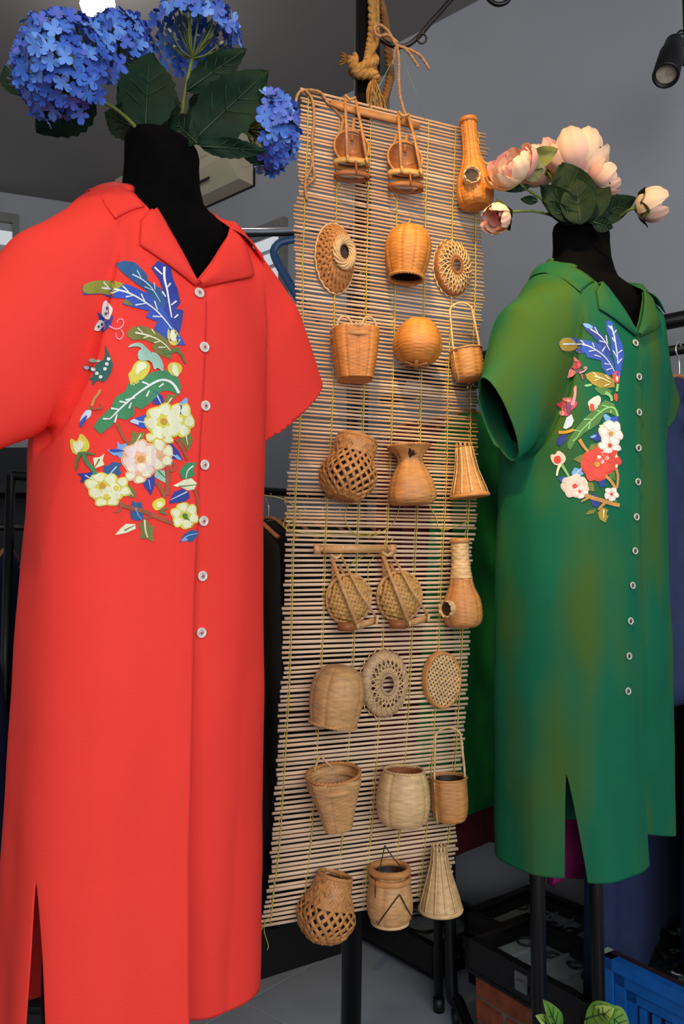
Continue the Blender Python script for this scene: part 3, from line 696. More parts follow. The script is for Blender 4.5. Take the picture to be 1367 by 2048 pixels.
E.line('stem', [(360,1205),(390,1260),(440,1320)], 'tan', 34, 24)
E.leaf('leaf', [(470,1250),(560,1240),(520,1300),(440,1310)], 'olive'); E.leaf('leaf', [(300,1390),(370,1350),(440,1340),(440,1410),(380,1430)], 'olive')
E.flower(520, 1440, 7, 118, 'red', 'red', 'gold', .3, 1.1); E.flower(640, 1400, 5, 88, 'red', 'red', 'red', .1, 1.0); E.flower(575, 1375, 4, 48, 'blush', 'white', 'red', .1, 1.0)
o = E.fill('bud', [(95,1340),(140,1350),(165,1300),(230,1350),(240,1400),(200,1440),(140,1450),(100,1400)], 'blush')
if o: E.fill('petal', [(130,1370),(170,1350),(200,1390),(180,1430),(130,1420)], 'red', o, .003)
E.line('stem', [(190,1435),(165,1480),(155,1545)], 'cream', 30, 14); E.line('stem', [(200,1440),(230,1490),(265,1550)], 'lgreen', 30, 18)
E.leaf('leaf', [(290,1510),(320,1465),(360,1480),(400,1455),(380,1500),(405,1525),(350,1560),(300,1560)], 'sky', [[(360,1495),(310,1545)]]); E.leaf('leaf', [(165,1570),(230,1545),(255,1580),(200,1615)], 'blue')
E.flower(320, 1640, 7, 105, 'blush', 'blush', 'red', .3, .85); E.flower(365, 1690, 5, 62, 'blush', 'white', 'red', .1, .9)
E.leaf('leaf', [(430,1600),(490,1610),(500,1690),(430,1680)], 'olive'); E.leaf('leaf', [(530,1580),(600,1560),(600,1640),(550,1650)], 'navy'); E.leaf('leaf', [(620,1490),(690,1500),(695,1590),(640,1560)], 'leaf')
E.line('stem', [(600,1545),(650,1590),(690,1660)], 'tan', 28); E.line('stem', [(700,1480),(718,1560),(705,1660)], 'tan', 26, 16); E.line('tendril', [(685,1340),(705,1380),(700,1470)], 'cream', 30, 18)
E.flower(655, 1715, 5, 56, 'blush', 'white', 'red', .2, 1.0); E.leaf('leaf', [(660,1750),(710,1770),(700,1795),(670,1775)], 'leaf')
E.line('stem', [(410,1720),(480,1750),(560,1770),(640,1800),(730,1820)], 'tan', 38, 34); E.line('stem', [(440,1750),(375,1785)], 'tan', 22, 12); E.line('stem', [(590,1800),(530,1860)], 'tan', 26, 16)
E.leaf('leaf', [(480,1710),(530,1730),(555,1790),(530,1840),(480,1820),(465,1770)], 'navy'); E.leaf('leaf', [(415,1905),(450,1865),(520,1855),(490,1895)], 'olive')
E.leaf('leaf', [(530,1890),(570,1835),(630,1860),(610,1900),(630,1920),(600,1980),(550,1950)], 'ochre', [[(585,1860),(580,1940)]], 'cream')
# ================================================================ slatted bamboo hanging on its pole
MT = Vector((1, .42, 0)).normalized(); MN = Vector((MT.y, -MT.x, 0))        # along the mat, and towards the camera
MO = Vector((.09, 1.64, 0)); MROT = math.atan2(MT.y, MT.x)
def mp(px, py, off=0.): return PW(px, py, MO+MN*off, MN)
m_slat = M('bamboo_slat', (206, 164, 126), .55, .22, 14., bump=.25, bscale=120, stretch=(.3, .3, 6))
m_slat2 = M('bamboo_slat_pale', (222, 190, 158), .55, .18, 14., bump=.25, bscale=120, stretch=(.3, .3, 6))
m_yel = M('yellow_thread', (196, 176, 62), .8, .2, 90.)
LE = ([178,300,380,420,560,760,870,1000,1050,1100,1200,1330,1450,1480,1560,1640,1690,1740,1800,1855],
      [602,594,600,586,590,588,584,570,572,572,566,566,556,556,552,546,541,541,532,516])
RE = ([268,300,420,520,600,700,860,960,1058,1075,1200,1300,1400,1440,1500,1590,1640,1700,1760,1790],
      [970,974,960,964,966,955,952,955,950,944,940,936,932,928,924,918,912,912,898,893])
mat_t = thing('bamboo_slat_hanging', 'tall bamboo slat hanging with yellow warp threads, covered in miniature baskets', 'hanging', tuple(mp(715, 1820)), (0,0,0))
nU, nL = 112, 82
rows = []
for i in range(nU): t = i/(nU-1); rows.append((178+(1050-178)*t, 268+(1056-268)*t, 0))
for i in range(nL): t = i/(nL-1); rows.append((1062+(1852-1062)*t, 1068+(1788-1068)*t, 1))
def yat(rw, px):
    yl, yr, _ = rw; xl, xr = lerp(*LE, yl), lerp(*RE, yr); return yl+(yr-yl)*(px-xl)/(xr-xl)
rs_ = random.Random(3)
gaps = {i for i in (119, 133, 140, 152, 160, 168)}
for i, rw in enumerate(rows):
    yl, yr, low = rw
    jl, jr = rs_.uniform(-3, 3), rs_.uniform(-3, 3); dl, dr_ = rs_.uniform(-1.2, 1.2)+1.6*math.sin(i*.37), rs_.uniform(-1.2, 1.2)+1.6*math.sin(i*.29+1)
    xl, xr = lerp(*LE, yl)+jl, lerp(*RE, yr)+jr
    bow = .004*math.sin(i*.21)+.002*math.sin(i*.53)
    pts = []
    for k in range(6):
        t = k/5; pts.append(mp(xl+(xr-xl)*t, yl+dl+(yr+dr_-yl-dl)*t, bow*math.sin(math.pi*t)+rs_.uniform(-.0008, .0008)))
    rr = (.0021 if not low else .0026)*rs_.uniform(.85, 1.15)
    obj('slat', tube(pts, rr, 6, flat=1.22), m_slat2 if low or rs_.random() < .25 else m_slat, mat_t, world=True)
for f_ in (.045, .215, .385, .54, .695, .84, .965):
    pts = []; n = len(rows); sm = lambda E, y: sum(lerp(*E, y+d) for d in (-90,-45,0,45,90))/5
    for i, rw in enumerate(rows):
        y0 = rw[0]+(rw[1]-rw[0])*f_; px = sm(LE, rw[0])+(sm(RE, rw[1])-sm(LE, rw[0]))*f_
        pts.append(mp(px+(.9 if i % 2 else -.9), yat(rw, px), .0042))
    obj('warp_thread', tube(pts, .0011, 5), m_yel, mat_t, world=True)
    pts2 = [q-MN*.0085+MT*(.0012 if i % 2 else -.0012) for i, q in enumerate(pts)]
    obj('warp_thread', tube(pts2, .0011, 5), m_yel, mat_t, world=True)
# loose thread ends
for L in ([(527,990),(560,996),(585,1010),(600,1030),(575,1048),(572,1060)], [(700,1000),(690,1030),(700,1060),(730,1072),(760,1060)], [(800,1010),(790,1040),(770,1060),(740,1075)], [(850,1000),(870,1030),(885,1060),(945,1040)], [(580,1022),(566,1050),(585,1062),(640,1068),(760,1068)],
          [(530,1840),(528,1862),(536,1890),(534,1900)], [(527,1850),(518,1868),(512,1862)], [(640,1800),(665,1818),(690,1822),(712,1818)], [(660,1815),(690,1808),(712,1812)], [(805,1800),(830,1792),(850,1795)], [(770,1100),(742,1120),(735,1150),(745,1185),(770,1198)], [(790,1075),(760,1095),(700,1130),(655,1190),(660,1210)]):
    obj('loose_thread', tube(smoothpath([mp(x, y, .006) for x, y in L], 5), .0008, 5), m_yel, mat_t, world=True)

# the pole behind it
pole_t = thing('display_pole', 'slim black metal pole behind the bamboo hanging', 'pole', tuple(P(700, 2078, 1.69)))
pb, pt = P(701, 2078, 1.69), P(729, -60, 1.69)
obj('post', tube([pb+Vector((0,0,.0)), pb.lerp(pt, .5), pt], .0205, 20), m_blk, pole_t, world=True)
obj('foot', xf(lathe([(.001,.02), (.12,.02), (.13,.012), (.13,0), (.001,0)], 32), Matrix.Translation((pb.x, pb.y, 0))), m_blk, pole_t, world=True)
obj('sleeve', tube([P(740,-60,1.70), P(738,140,1.70)], .0235, 16), m_blk, pole_t, world=True)
# wrought iron scroll arm
arm_t = thing('scroll_bracket', 'black wrought iron scroll arm hooked out from the pole', 'bracket', tuple(P(760, 88, 1.66)))
sp = [(745,60),(758,76),(772,86),(792,93),(815,90),(838,72),(858,48),(880,24),(905,-4),(940,-30)]
obj('arm', tube(smoothpath([P(x, y, 1.66) for x, y in sp], 5), .0052, 10), m_blk, arm_t, world=True)
obj('eyelet', tube([P(843+9*math.cos(a*.4488), 77+10*math.sin(a*.4488), 1.655) for a in range(14)], .0022, 8, closed=True), m_blk, arm_t, world=True)
obj('scroll_end', tube(smoothpath([P(x, y, 1.66) for x, y in ((940,-30),(965,-20),(978,0),(995,9),(1012,4),(1022,-10))], 5), .0052, 10), m_blk, arm_t, world=True)

m_rope = M('sisal_rope', (176, 128, 62), .9, .3, 80., bump=.8, bscale=260)
m_rope_d = M('jute_rope', (132, 88, 46), .9, .3, 80., bump=.8, bscale=260)
m_twine = M('jute_twine', (182, 136, 92), .95, .25, 120., bump=.8, bscale=400)
def rope(name, pts, r, mat, parent, turns=40, world=True):
    """three strands twisted together, one mesh"""
    p = smoothpath(pts, 12); parts = []; n = len(p)
    for s in range(3):
        q = []
        for i in range(n):
            t = (p[min(i+1, n-1)]-p[max(0, i-1)]).normalized(); a = t.cross(Vector((0,1,.1))).normalized(); b = a.cross(t)
            an = turns*2*math.pi*i/n + s*2.0944; q.append(p[i]+(a*math.cos(an)+b*math.sin(an))*r*.5)
        parts.append(tube(q, r*.56, 6))
    return obj(name, join(*parts), mat, parent, world=world)
rp = thing('sisal_rope', 'thick golden sisal rope knotted round the pole above the hanging', 'rope', tuple(P(735, 150, 1.64)))
rope('strand', [P(742,-20,1.66), P(744,50,1.66), P(738,100,1.655), P(733,130,1.65)], .010, m_rope, rp, 5)
rope('strand', [P(752,-20,1.67), P(752,50,1.67), P(752,80,1.66), P(738,110,1.655)], .008, m_rope, rp, 5)
rope('knot', [P(700,120,1.67), P(712,138,1.65), P(735,128,1.645), P(748,122,1.66), P(740,112,1.69), P(715,112,1.69), P(706,128,1.66), P(718,148,1.65), P(745,148,1.645), P(752,160,1.66)], .011, m_rope, rp, 8)
rope('knot', [P(702,140,1.68), P(715,150,1.652), P(735,144,1.648), P(748,134,1.66)], .010, m_rope_d, rp, 4)
fr = []
for k in range(16):
    a = rs_.uniform(-.6, .6); fr.append(tube([P(703,122,1.66), P(692+rs_.uniform(-3,3),118+a*14,1.66+a*.01), P(680+rs_.uniform(-4,6),118+a*24,1.66+rs_.uniform(-.01,.01))], .0016, 5))
obj('frayed_end', join(*fr), m_rope_d, rp, world=True)
ts = []
for k in range(36):
    a = rs_.uniform(-1, 1); b = rs_.uniform(-.012, .012)
    ts.append(tube(smoothpath([P(746+a*4,158,1.655+b), P(746+a*13,180+rs_.uniform(-6,6),1.652+b), P(749+a*17+rs_.uniform(-5,5),205,1.655+b), P(752+a*18+rs_.uniform(-6,6),228,1.66+b)], 3), .0011, 4))
obj('tassel', join(*ts), m_rope, rp, world=True)
rp2 = thing('jute_rope', 'darker jute rope hanging loosely beside the black pole', 'rope', tuple(P(770, 220, 1.72)))
rope('strand', [P(752,-30,1.71), P(766,25,1.71), P(772,60,1.71), P(776,110,1.71), P(780,150,1.71), P(772,185,1.70), P(762,215,1.70)], .0095, m_rope_d, rp2, 9)
tw = thing('twine_bow', 'thin jute twine bow tied to the scroll arm with hanging ends', 'twine', tuple(P(795, 200, 1.64)))
for L in ([(790,88),(775,62),(758,50),(748,58),(756,72),(775,70),(795,86)], [(790,90),(815,98),(838,110),(852,128),(858,138)], [(790,88),(812,100),(826,118),(836,134)], [(793,90),(797,120),(797,160),(800,195),(812,235),(825,265),(836,282)], [(790,95),(788,115),(784,128)]):
    rope('strand', [P(x, y, 1.637) for x, y in L], .0034, m_twine, tw, 14)
m_fish = M('green_line', (110, 150, 110), .4)
fl = thing('green_cord', 'fine green cords holding the hanging from the scroll arm', 'cord', tuple(mp(850, 240)))
obj('cord', tube([P(796,98,1.645), mp(738,212,.004)], .0009, 5), m_fish, fl, world=True)
obj('cord', tube([P(798,98,1.645), mp(850,238,.004)], .0006, 5), m_fish, fl, world=True)
tl = thing('twine_strands', 'jute twine draped over the top corner of the hanging beside the hydrangea', 'twine', tuple(mp(605, 400)))
for L in ([(590,205),(598,185),(615,180),(640,185),(655,205),(672,222),(690,245),(698,262)], [(612,182),(624,200),(628,240),(624,280),(626,310),(622,335),(612,355),(610,378),(613,400)], [(622,312),(628,345),(625,360),(612,372)]):
    rope('strand', [mp(x, y, .008) for x, y in L], .0032, m_twine, tl, 24)
raf = M('raffia', (206, 164, 92), .8, .2, 60.)
tr = thing('raffia_tie', 'raffia tie knotted at the right edge beside the long-necked gourd basket', 'twine', tuple(mp(975, 430)))
for L in ([(948,272),(956,300),(966,322),(976,330)], [(972,326),(990,330),(1003,326)], [(974,330),(985,340),(990,350)], [(968,330),(975,350),(980,380),(976,410),(980,430)], [(966,332),(972,345),(968,360)]):
    obj('strand', ribbon(smoothpath([mp(x, y, .02) for x, y in L], 5), .0045, .0014, MN), raf, tr, world=True)

# ================================================================ miniature baskets
def bamboo(name, col, var=.22): return M(name, col, .5, var, 40., bump=.3, bscale=300, stretch=(1,1,3), coat=.08)
b_or = bamboo('bamboo_orange', (206, 128, 52)); b_am = bamboo('bamboo_amber', (196, 134, 74)); b_ta = bamboo('bamboo_tan', (200, 150, 96))
b_pa = bamboo('bamboo_pale', (214, 176, 124)); b_br = bamboo('bamboo_brown', (150, 88, 44)); b_dk = bamboo('bamboo_hole_shade', (52, 31, 18)); b_ye = bamboo('bamboo_yellow', (200, 152, 84)); b_gr = bamboo('rattan_grey', (186, 154, 118))  # the near-black one paints the shade inside holes and mouths
class Bk:
    """a basket thing hung on the mat; local x along the mat, z up, -y out of the mat; sizes in photo pixels"""
    def __init__(s, name, label, px, py, tilt=0., lean=0., out=0., turn=0., group='miniature baskets on the bamboo hanging'):
        p = mp(px, py); s.k = p.y/F; s.p = p
        s.t = thing(name, label, 'basket', tuple(p+MN*out*s.k), (0, 0, 0), group)
        s.m = Matrix.Rotation(R(turn)+MROT*.35, 4, 'Z') @ Matrix.Rotation(R(tilt), 4, 'Y') @ Matrix.Rotation(R(lean), 4, 'X')
    def add(s, name, VF, mat, parent=None, m=None, **kw):
        k = s.k; q = s.m if m is None else s.m @ m
        V = [(q @ Vector(v))*k for v in VF[0]]
        return obj(name, (V, VF[1]), mat, parent or s.t, **kw)
def prof(pts, n):
    """smooth profile (r, z)"""
    q = smoothpath([(r, 0, z) for r, z in pts], max(2, n//(len(pts)-1))); return [(v.x, v.z) for v in q]
def woven(pts, stakes=18, row=3.6, amp=.75, seg=6, rib=2.0, sq=0., wob=0., seed=1):
    """basket skin woven row by row: wefts bulge over and under the stakes; profile in pixels"""
    P_ = prof(pts, 60); L = [0]
    for a, b in zip(P_, P_[1:]): L.append(L[-1]+math.hypot(b[0]-a[0], b[1]-a[1]))
    nr = max(4, int(L[-1]/row)); N = stakes*seg; V = []; rr_ = random.Random(seed); rs = []
    for i in range(nr*3+1):
        s = L[-1]*i/(nr*3); r, z = lerp(L, [q[0] for q in P_], s), lerp(L, [q[1] for q in P_], s)
        rowi = i//3; bul = (0, 1, .8)[i % 3]; ring = []
        for j in range(N):
            a = 2*math.pi*j/N; ov = math.cos(math.pi*(j/seg+rowi))
            d = amp*bul*(.6+.38*ov) + wob*math.sin(5*a+seed) - rib*(1-abs(math.sin(math.pi*j/seg*.5)))**3
            e = 1 + sq*(abs(math.cos(2*a))**1.5-.5)*-.0
            if sq:
                c_, s_ = math.cos(a), math.sin(a); e = (abs(c_)**(2+sq*6)+abs(s_)**(2+sq*6))**(-1/(2+sq*6))
            ring.append(Vector(((r*e+d)*math.cos(a), (r*e+d)*math.sin(a), z)))
        rs.append(ring)
    return rings(rs, False, False)
def ringtube(r, z, tr, seg=40, sides=8, flat=1., wob=0., y=0.):
    return tube([(r*math.cos(2*math.pi*k/seg)*(1+wob*math.sin(9*k)), y+r*math.sin(2*math.pi*k/seg)*(1+wob*math.sin(9*k)), z) for k in range(seg)], tr, sides, flat, closed=True)
def braid(r, z, tr, seg=72, n=20):
    a = [tube([((r+tr*.5*math.cos(n*2*math.pi*k/seg+ph))*math.cos(2*math.pi*k/seg), (r+tr*.5*math.cos(n*2*math.pi*k/seg+ph))*math.sin(2*math.pi*k/seg), z+tr*.6*math.sin(n*2*math.pi*k/seg+ph)) for k in range(seg)], tr*.6, 6, closed=True) for ph in (0, 3.14)]
    return join(*a)
def body(b, pts, mat, stakes=18, rim=True, inner=True, name='body', rim_mat=None, base=True, **kw):
    o = b.add(name, woven(pts, stakes, **kw), mat, solid=.0012)
    if base:
        r, z = pts[0]
        if r > 1: b.add('base', lathe([(.2, z), (r*.6, z), (r, z+.4)], 32), mat)
    return o
# ---- row 1: shoulder pole with two open cradles, long-necked gourd
yk = thing('shoulder_yoke', 'flat bamboo carrying yoke across the top of the hanging', 'yoke', tuple(mp(745, 235)))
obj('pole', ribbon([mp(660, 205, .012), mp(700, 219, .02), mp(780, 238, .02), mp(838, 252, .014)], .0125, .005, MN), b_am, yk, world=True)
def cradle(px, py, top, label):
    b = Bk('cradle_basket', label, px, py, out=26)
    def scoop(u, v):
        a = 2*math.pi*u; r = max(.01, v)
        return Vector((35*r*math.cos(a), 20*(1-r**2.4)-3, 41*r*math.sin(a)+3))
    b.add('scoop', xf(grid(40, 12, scoop), Matrix.Rotation(R(-14), 4, 'X')), b_br, solid=.0015)
    rim = [Matrix.Rotation(R(-14), 3, 'X') @ Vector((35.5*math.cos(t), -4, 41.5*math.sin(t)+3)) for t in [2*math.pi*k/40 for k in range(40)]]
    b.add('rim', tube(rim, 2.4, 6, flat=1.4, closed=True), b_am)
    hoop = [(36*math.cos(t), -8-17*math.sin(t), -34+.0*t) for t in [2*math.pi*k/36 for k in range(36)]]
    b.add('upper_hoop', ribbon(hoop+hoop[:1], 11, 2.2, lambda i: (math.cos(2*math.pi*i/36)*36, -17*math.sin(2*math.pi*i/36), 0)), b_ye)
    hoop2 = [(x*1.0, y, -60) for x, y, z in hoop]
    b.add('lower_hoop', ribbon(hoop2+hoop2[:1], 10, 2.2, lambda i: (math.cos(2*math.pi*i/36)*36, -17*math.sin(2*math.pi*i/36), 0)), b_br)
    b.add('prop', bar((6,-24,-36), (8,-25,-66), 6, 3), b_br)
    for x0, y0, z0, x1 in ((-13,-2,top,-12), (9,-2,top-6,28)):
        b.add('strap', ribbon([(x0, y0, z0), ((x0+x1)/2, -14, z0*.4), (x1, -25, -32)], 5.5, 2, (0,-1,0)), b_am)
    for x0, x1 in ((-14,-24), (7,3)):
        b.add('back_strap', ribbon([(x0, 8, top-40), (x1, 10, 26)], 5.5, 2, (0,-1,0)), b_am)
    b.add('lashing', tube([(-13,-3,top+2), (-4,-4,top-8), (9,-3,top-2)], 3.2, 6), b_ye)
    b.add('lashing', tube([(26,-26,-28), (30,-25,-40)], 3.6, 6), b_ye); b.add('lashing', tube([(-12,-27,-26), (-11,-27,-40)], 3.2, 6), b_ye)
cradle(692, 312, 112, 'small open bamboo cradle with straps, left one on the top yoke')
cradle(797, 334, 100, 'small open bamboo cradle with straps, right one on the top yoke')
def gourd(px, py, h, rb, rn, label, mat, hole, tilt, neck_mat=None, frac=.45):
    b = Bk('gourd_basket', label, px, py, tilt=tilt, out=rb)
    pts = [(rb*.62, 0), (rb*.9, h*.05), (rb, h*.16), (rb*.92, h*.32), (rb*.66, h*.46), (rn*1.15, h*.60), (rn, h*.8), (rn*1.02, h)]
    if neck_mat:
        P_ = pts[:5]+[(rn*1.25, h*.56)]; body(b, P_, mat, 14, row=3.6); b.add('neck', woven([(rn*1.25, h*.56), (rn, h*.76), (rn*1.02, h)], 12, row=6, amp=1.5, rib=0), neck_mat, solid=.001)
    else: body(b, pts, mat, 18, row=3.6)
    b.add('neck_rim', ringtube(rn*1.06, h, 2.6, flat=2.), mat)
    hx, hz, hr, ang = hole
    m = Matrix.Translation((hx, -math.sqrt(rb*rb*.94-hx*hx)-1 if ang == 0 else -rb*.80*math.cos(ang)-2, hz)) @ Matrix.Rotation(ang, 4, 'Z') @ Matrix.Rotation(R(90), 4, 'X')
    b.add('spout', lathe([(hr*1.05, -6), (hr*1.1, 6), (hr*.95, 8), (hr*.9, 6), (hr*.85, -4)], 28), b_pa, m=m)
    sp = []
    for k in range(9):
        a = 2*math.pi*k/9; sp.append(xf(box(-4.5, 4.5, -1, 1, 0, 6), Matrix.Translation((hr*math.cos(a), hr*math.sin(a), 5)) @ Matrix.Rotation(a+math.pi/2, 4, 'Z')))
    b.add('spout_fringe', join(*sp), b_pa, m=m); b.add('spout_hole_shade', lathe([(.1, 3.5), (hr*.9, 3.6)], 24), b_dk, m=m)  # dark disc paints the shade inside the spout
gourd(933, 430, 180, 37, 16, 'orange long-necked gourd basket with dark round hole, top right of the hanging', b_or, (-17, 48, 16, 0), -5)
# ---- row 2
def rosette_bowl(px, py, label):
    b = Bk('rosette_bowl', label, px, py, tilt=0, out=4, turn=22)
    rx, rz, dp = 44, 72, 34; parts = []
    for layer, (tw, n) in enumerate(((.9, 26), (-.7, 26))):
        for k in range(n):
            a0 = 2*math.pi*k/n; pts = []
            for i in range(12):
                t = i/11; a = a0+tw*t; r = 1-.62*t; y = -dp*math.sin(t*math.pi/2)-layer*1.5-1.2*math.sin(t*18+k)
                pts.append((rx*r*math.cos(a), y, rz*r*math.sin(a)))
            parts.append(ribbon(pts, 6.5, 1.6, lambda i, a0=a0: (math.cos(a0), -.8, math.sin(a0))))
    o = b.add('woven_side', join(*parts), b_am); o['kind'] = 'stuff'
    b.add('inner_lining', xf(lathe([(rx*.98, 0), (rx*.8, 12), (rx*.45, 26), (.1, 28)], 36), Matrix.Diagonal((1, 1, rz/rx, 1)) @ Matrix.Rotation(R(90), 4, 'X')), b_br)
    for k in range(2):
        sw = []
        for j in range(14):
            a0 = 2*math.pi*j/14+k*.2; pts = [(( 26-14*t)*math.cos(a0+1.5*t), -dp-5-5*math.sin(math.pi*t)-k*2, (36-20*t)*math.sin(a0+1.5*t)) for t in [i/7 for i in range(8)]]
            sw.append(tube(pts, 2.6, 6))
        b.add('rosette', join(*sw), b_pa)
    b.add('rosette_hole_shade', xf(lathe([(.1, 0), (13, .5)], 24), Matrix.Translation((0, -dp-1, 0)) @ Matrix.Diagonal((1,1,1.4,1)) @ Matrix.Rotation(R(90), 4, 'X')), b_dk)  # dark disc stands for the shade in the rosette's middle
    b.add('rim', tube([(rx*math.cos(a)*1.02, -1+2*math.sin(20*a), rz*math.sin(a)*1.02) for a in [2*math.pi*i/60 for i in range(60)]], 2.2, 6, closed=True), b_pa)
rosette_bowl(667, 519, 'oval woven bowl with a twisted rosette centre, leftmost in second row')
b = Bk('barrel_basket', 'orange bell-shaped basket hanging mouth down between two round bowls', 793, 570, tilt=4, out=42)
body(b, [(33,0),(40,22),(46,52),(44,78),(33,98),(14,105),(.5,106)], b_or, 18, base=False); b.add('rim', braid(34, 0, 3.4), b_am); b.add('tie', tube([(0,0,104),(-4,0,112),(2,0,122)], 1.6, 5), b_ye)
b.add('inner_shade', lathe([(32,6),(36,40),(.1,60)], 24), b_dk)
def radial_dish(px, py, rx, rz, label, mat, rimw, hole, dp):
    b = Bk('radial_dish', label, px, py, out=3, turn=18); S = Matrix.Diagonal((1, 1, rz/rx, 1)) @ Matrix.Rotation(R(90), 4, 'X')
    b.add('rim_band', xf(lathe([(rx, 0), (rx*1.02, dp*.3), (rx*.96, dp*.75), (rx*.8, dp*1.0), (rx*.7, dp*1.02), (rx*.7, dp*.9), (rx*.93, dp*.4), (rx*.95, 0)], 48), S), mat)
    parts = []; n = 22
    for k in range(n):
        for tw, lift in ((.55, 0), (-.55, 1.5)):
            a0 = 2*math.pi*k/n; pts = []
            for i in range(8):
                t = i/7; a = a0+tw*t; r = rx*(.98-(1-hole)*.8*t); y = -dp*(.62+.55*math.sin(min(1, t*1.5)*math.pi/2))-lift
                pts.append((r*math.cos(a), y, r*math.sin(a)*rz/rx))
            parts.append(tube(pts, 1.5, 5))
    o = b.add('spokes', join(*parts), b_pa); o['kind'] = 'stuff'
    for k in range(3):
        b.add('hub_coil', xf(braid(rx*(hole+.05+.09*k), dp*1.22-k*1.0, 2.8, 60, 12), S), mat)
    lo = []
    for k in range(n):
        a0 = 2*math.pi*k/n; lo.append(tube([(rx*1.02*math.cos(a), 0, rz*1.02*math.sin(a)) if j != 1 else (rx*1.10*math.cos(a), -1, rz*1.10*math.sin(a)) for j, a in enumerate((a0, a0+.14, a0+.28))], 1.3, 5))
    b.add('looped_edge', join(*lo), b_pa)
radial_dish(901, 539, 42, 56, 'small flat dish with radial strands and brown rim, right in second row', b_br, 8, .22, 16)
# ---- row 3
b = Bk('bucket_basket', 'reddish tapered bucket basket with two small loop handles near the red sleeve', 692, 770, tilt=-1, out=46)
body(b, [(33,0),(38,24),(43,55),(46,86),(46.5,98)], b_or, 24, sq=.25); b.add('rim', braid(46, 98, 4), b_pa); b.add('band', ringtube(46.5, 82, 3.4, flat=1.6), b_am)
for x in (-24, 24): b.add('loop_handle', tube([(x+15*math.cos(t), -28, 96+23*math.sin(t)) for t in [math.pi*i/12 for i in range(13)]], 2.4, 6), b_pa)
b = Bk('ball_basket', 'round orange ball basket with broad ribs under the bell-shaped basket', 810, 741, tilt=5, out=46)
body(b, [(6,2),(30,6),(46,26),(48,48),(40,72),(24,90),(.5,95)], b_or, 11, row=3.4, wob=.8, base=False)
b.add('foot_cross', join(*[ribbon([(26*math.cos(a), 26*math.sin(a), 2), (0,0,-1), (-26*math.cos(a), -26*math.sin(a), 2)], 8, 2, (0,0,1)) for a in (.3, 1.35, 2.4)]), b_am)
def handled(px, py, rb, h, hh, label, mat, tilt, name='handled_bucket'):
    b = Bk(name, label, px, py, tilt=tilt, out=rb)
    body(b, [(rb*.5,0),(rb*.86,6),(rb,h*.4),(rb*.98,h)], mat, 10, row=3.6, wob=.5); b.add('rim', ringtube(rb*.98, h, 2.2, wob=.015), mat)
    w_ = rb*.88
    pts = [(-w_*.96, -rb*.4, 2)]+[(-w_, -rb*.35, h)]+[(-w_*(1-.04*i), -rb*.3, h+(hh-h-w_*.7)*i/4) for i in range(1, 5)]
    top = [(w_*.84*math.cos(math.pi-math.pi*i/10), -rb*.25, hh-w_*.7+w_*.7*math.sin(math.pi*i/10)) for i in range(1, 10)]
    pts += top+[(w_*(.84+.04*(4-i)), -rb*.2, h+(hh-h-w_*.7)*i/4) for i in range(4, 0, -1)]+[(w_*.96, -rb*.2, h-6)]
    b.add('handle', tube(smoothpath(pts, 2), 2.5, 6, flat=.8), b_pa)
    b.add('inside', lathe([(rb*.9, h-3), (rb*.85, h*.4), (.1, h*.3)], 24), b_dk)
handled(923, 770, 32, 64, 158, 'small bucket with a tall thin hoop handle beside the green sleeve', b_am, -8)
# ---- open diagonal weave pouches
def pouch(px, py, rx, h, label, tilt, mat, dense, turn=0., mouth=.5):
    b = Bk('open_weave_pouch', label, px, py, tilt=tilt, out=rx*.8, turn=turn)
    pts = [(rx*.45, 0), (rx*.8, h*.14), (rx, h*.34), (rx*.95, h*.5), (rx*.78, h*.72), (rx*mouth*1.15, h*.9), (rx*mouth, h)]
    P_ = prof(pts, 60); L = [0]
    for a, c in zip(P_, P_[1:]): L.append(L[-1]+math.hypot(c[0]-a[0], c[1]-a[1]))
    parts = []; n = 18
    def pt(a, s, d):
        r, z = lerp(L, [q[0] for q in P_], s), lerp(L, [q[1] for q in P_], s)
        e = (abs(math.cos(a))**3.2+abs(math.sin(a))**3.2)**(-1/3.2) if s < L[-1]*.5 else 1+((abs(math.cos(a))**3.2+abs(math.sin(a))**3.2)**(-1/3.2)-1)*max(0, 1-(s/L[-1]-.5)/.3)
        return Vector(((r*e+d)*math.cos(a), (r*e+d)*math.sin(a), z))
    for k in range(n):
        for sgn in (1, -1):
            path, nr = [], []
            for i in range(34):
                t = i/33; a = 2*math.pi*k/n+sgn*t*2.15; d = 1.1*math.sin(t*n*2.15+ (0 if sgn > 0 else math.pi)+k*math.pi)
                path.append(pt(a, L[-1]*t, d)); nr.append((math.cos(a), math.sin(a), .2))
            parts.append(ribbon(path, 6.6, 1.3, lambda i, nr=nr: nr[i]))
    o = b.add('open_weave', join(*parts), mat); o['kind'] = 'stuff'
    s0 = L[-1]*(1-dense)
    g = grid(56, 14, lambda u, v: pt(2*math.pi*u, s0+(L[-1]-s0)*v, 1.0)); b.add('collar_weave', g, mat, solid=.0012)
    b.add('rim', ringtube(rx*mouth*1.05, h, 2.6, flat=1.6), mat)
    b.add('base', lathe([(.1, 2), (rx*.5, 2), (rx*.75, 8)], 28), mat)
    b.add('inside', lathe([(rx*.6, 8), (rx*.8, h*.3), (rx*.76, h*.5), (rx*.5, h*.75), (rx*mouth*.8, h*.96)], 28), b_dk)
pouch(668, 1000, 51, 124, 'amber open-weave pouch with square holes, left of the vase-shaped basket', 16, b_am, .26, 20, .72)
b = Bk('vase_basket', 'vase-shaped basket with a flared mouth, between open pouch and cone', 804, 1012, tilt=-3, out=44)
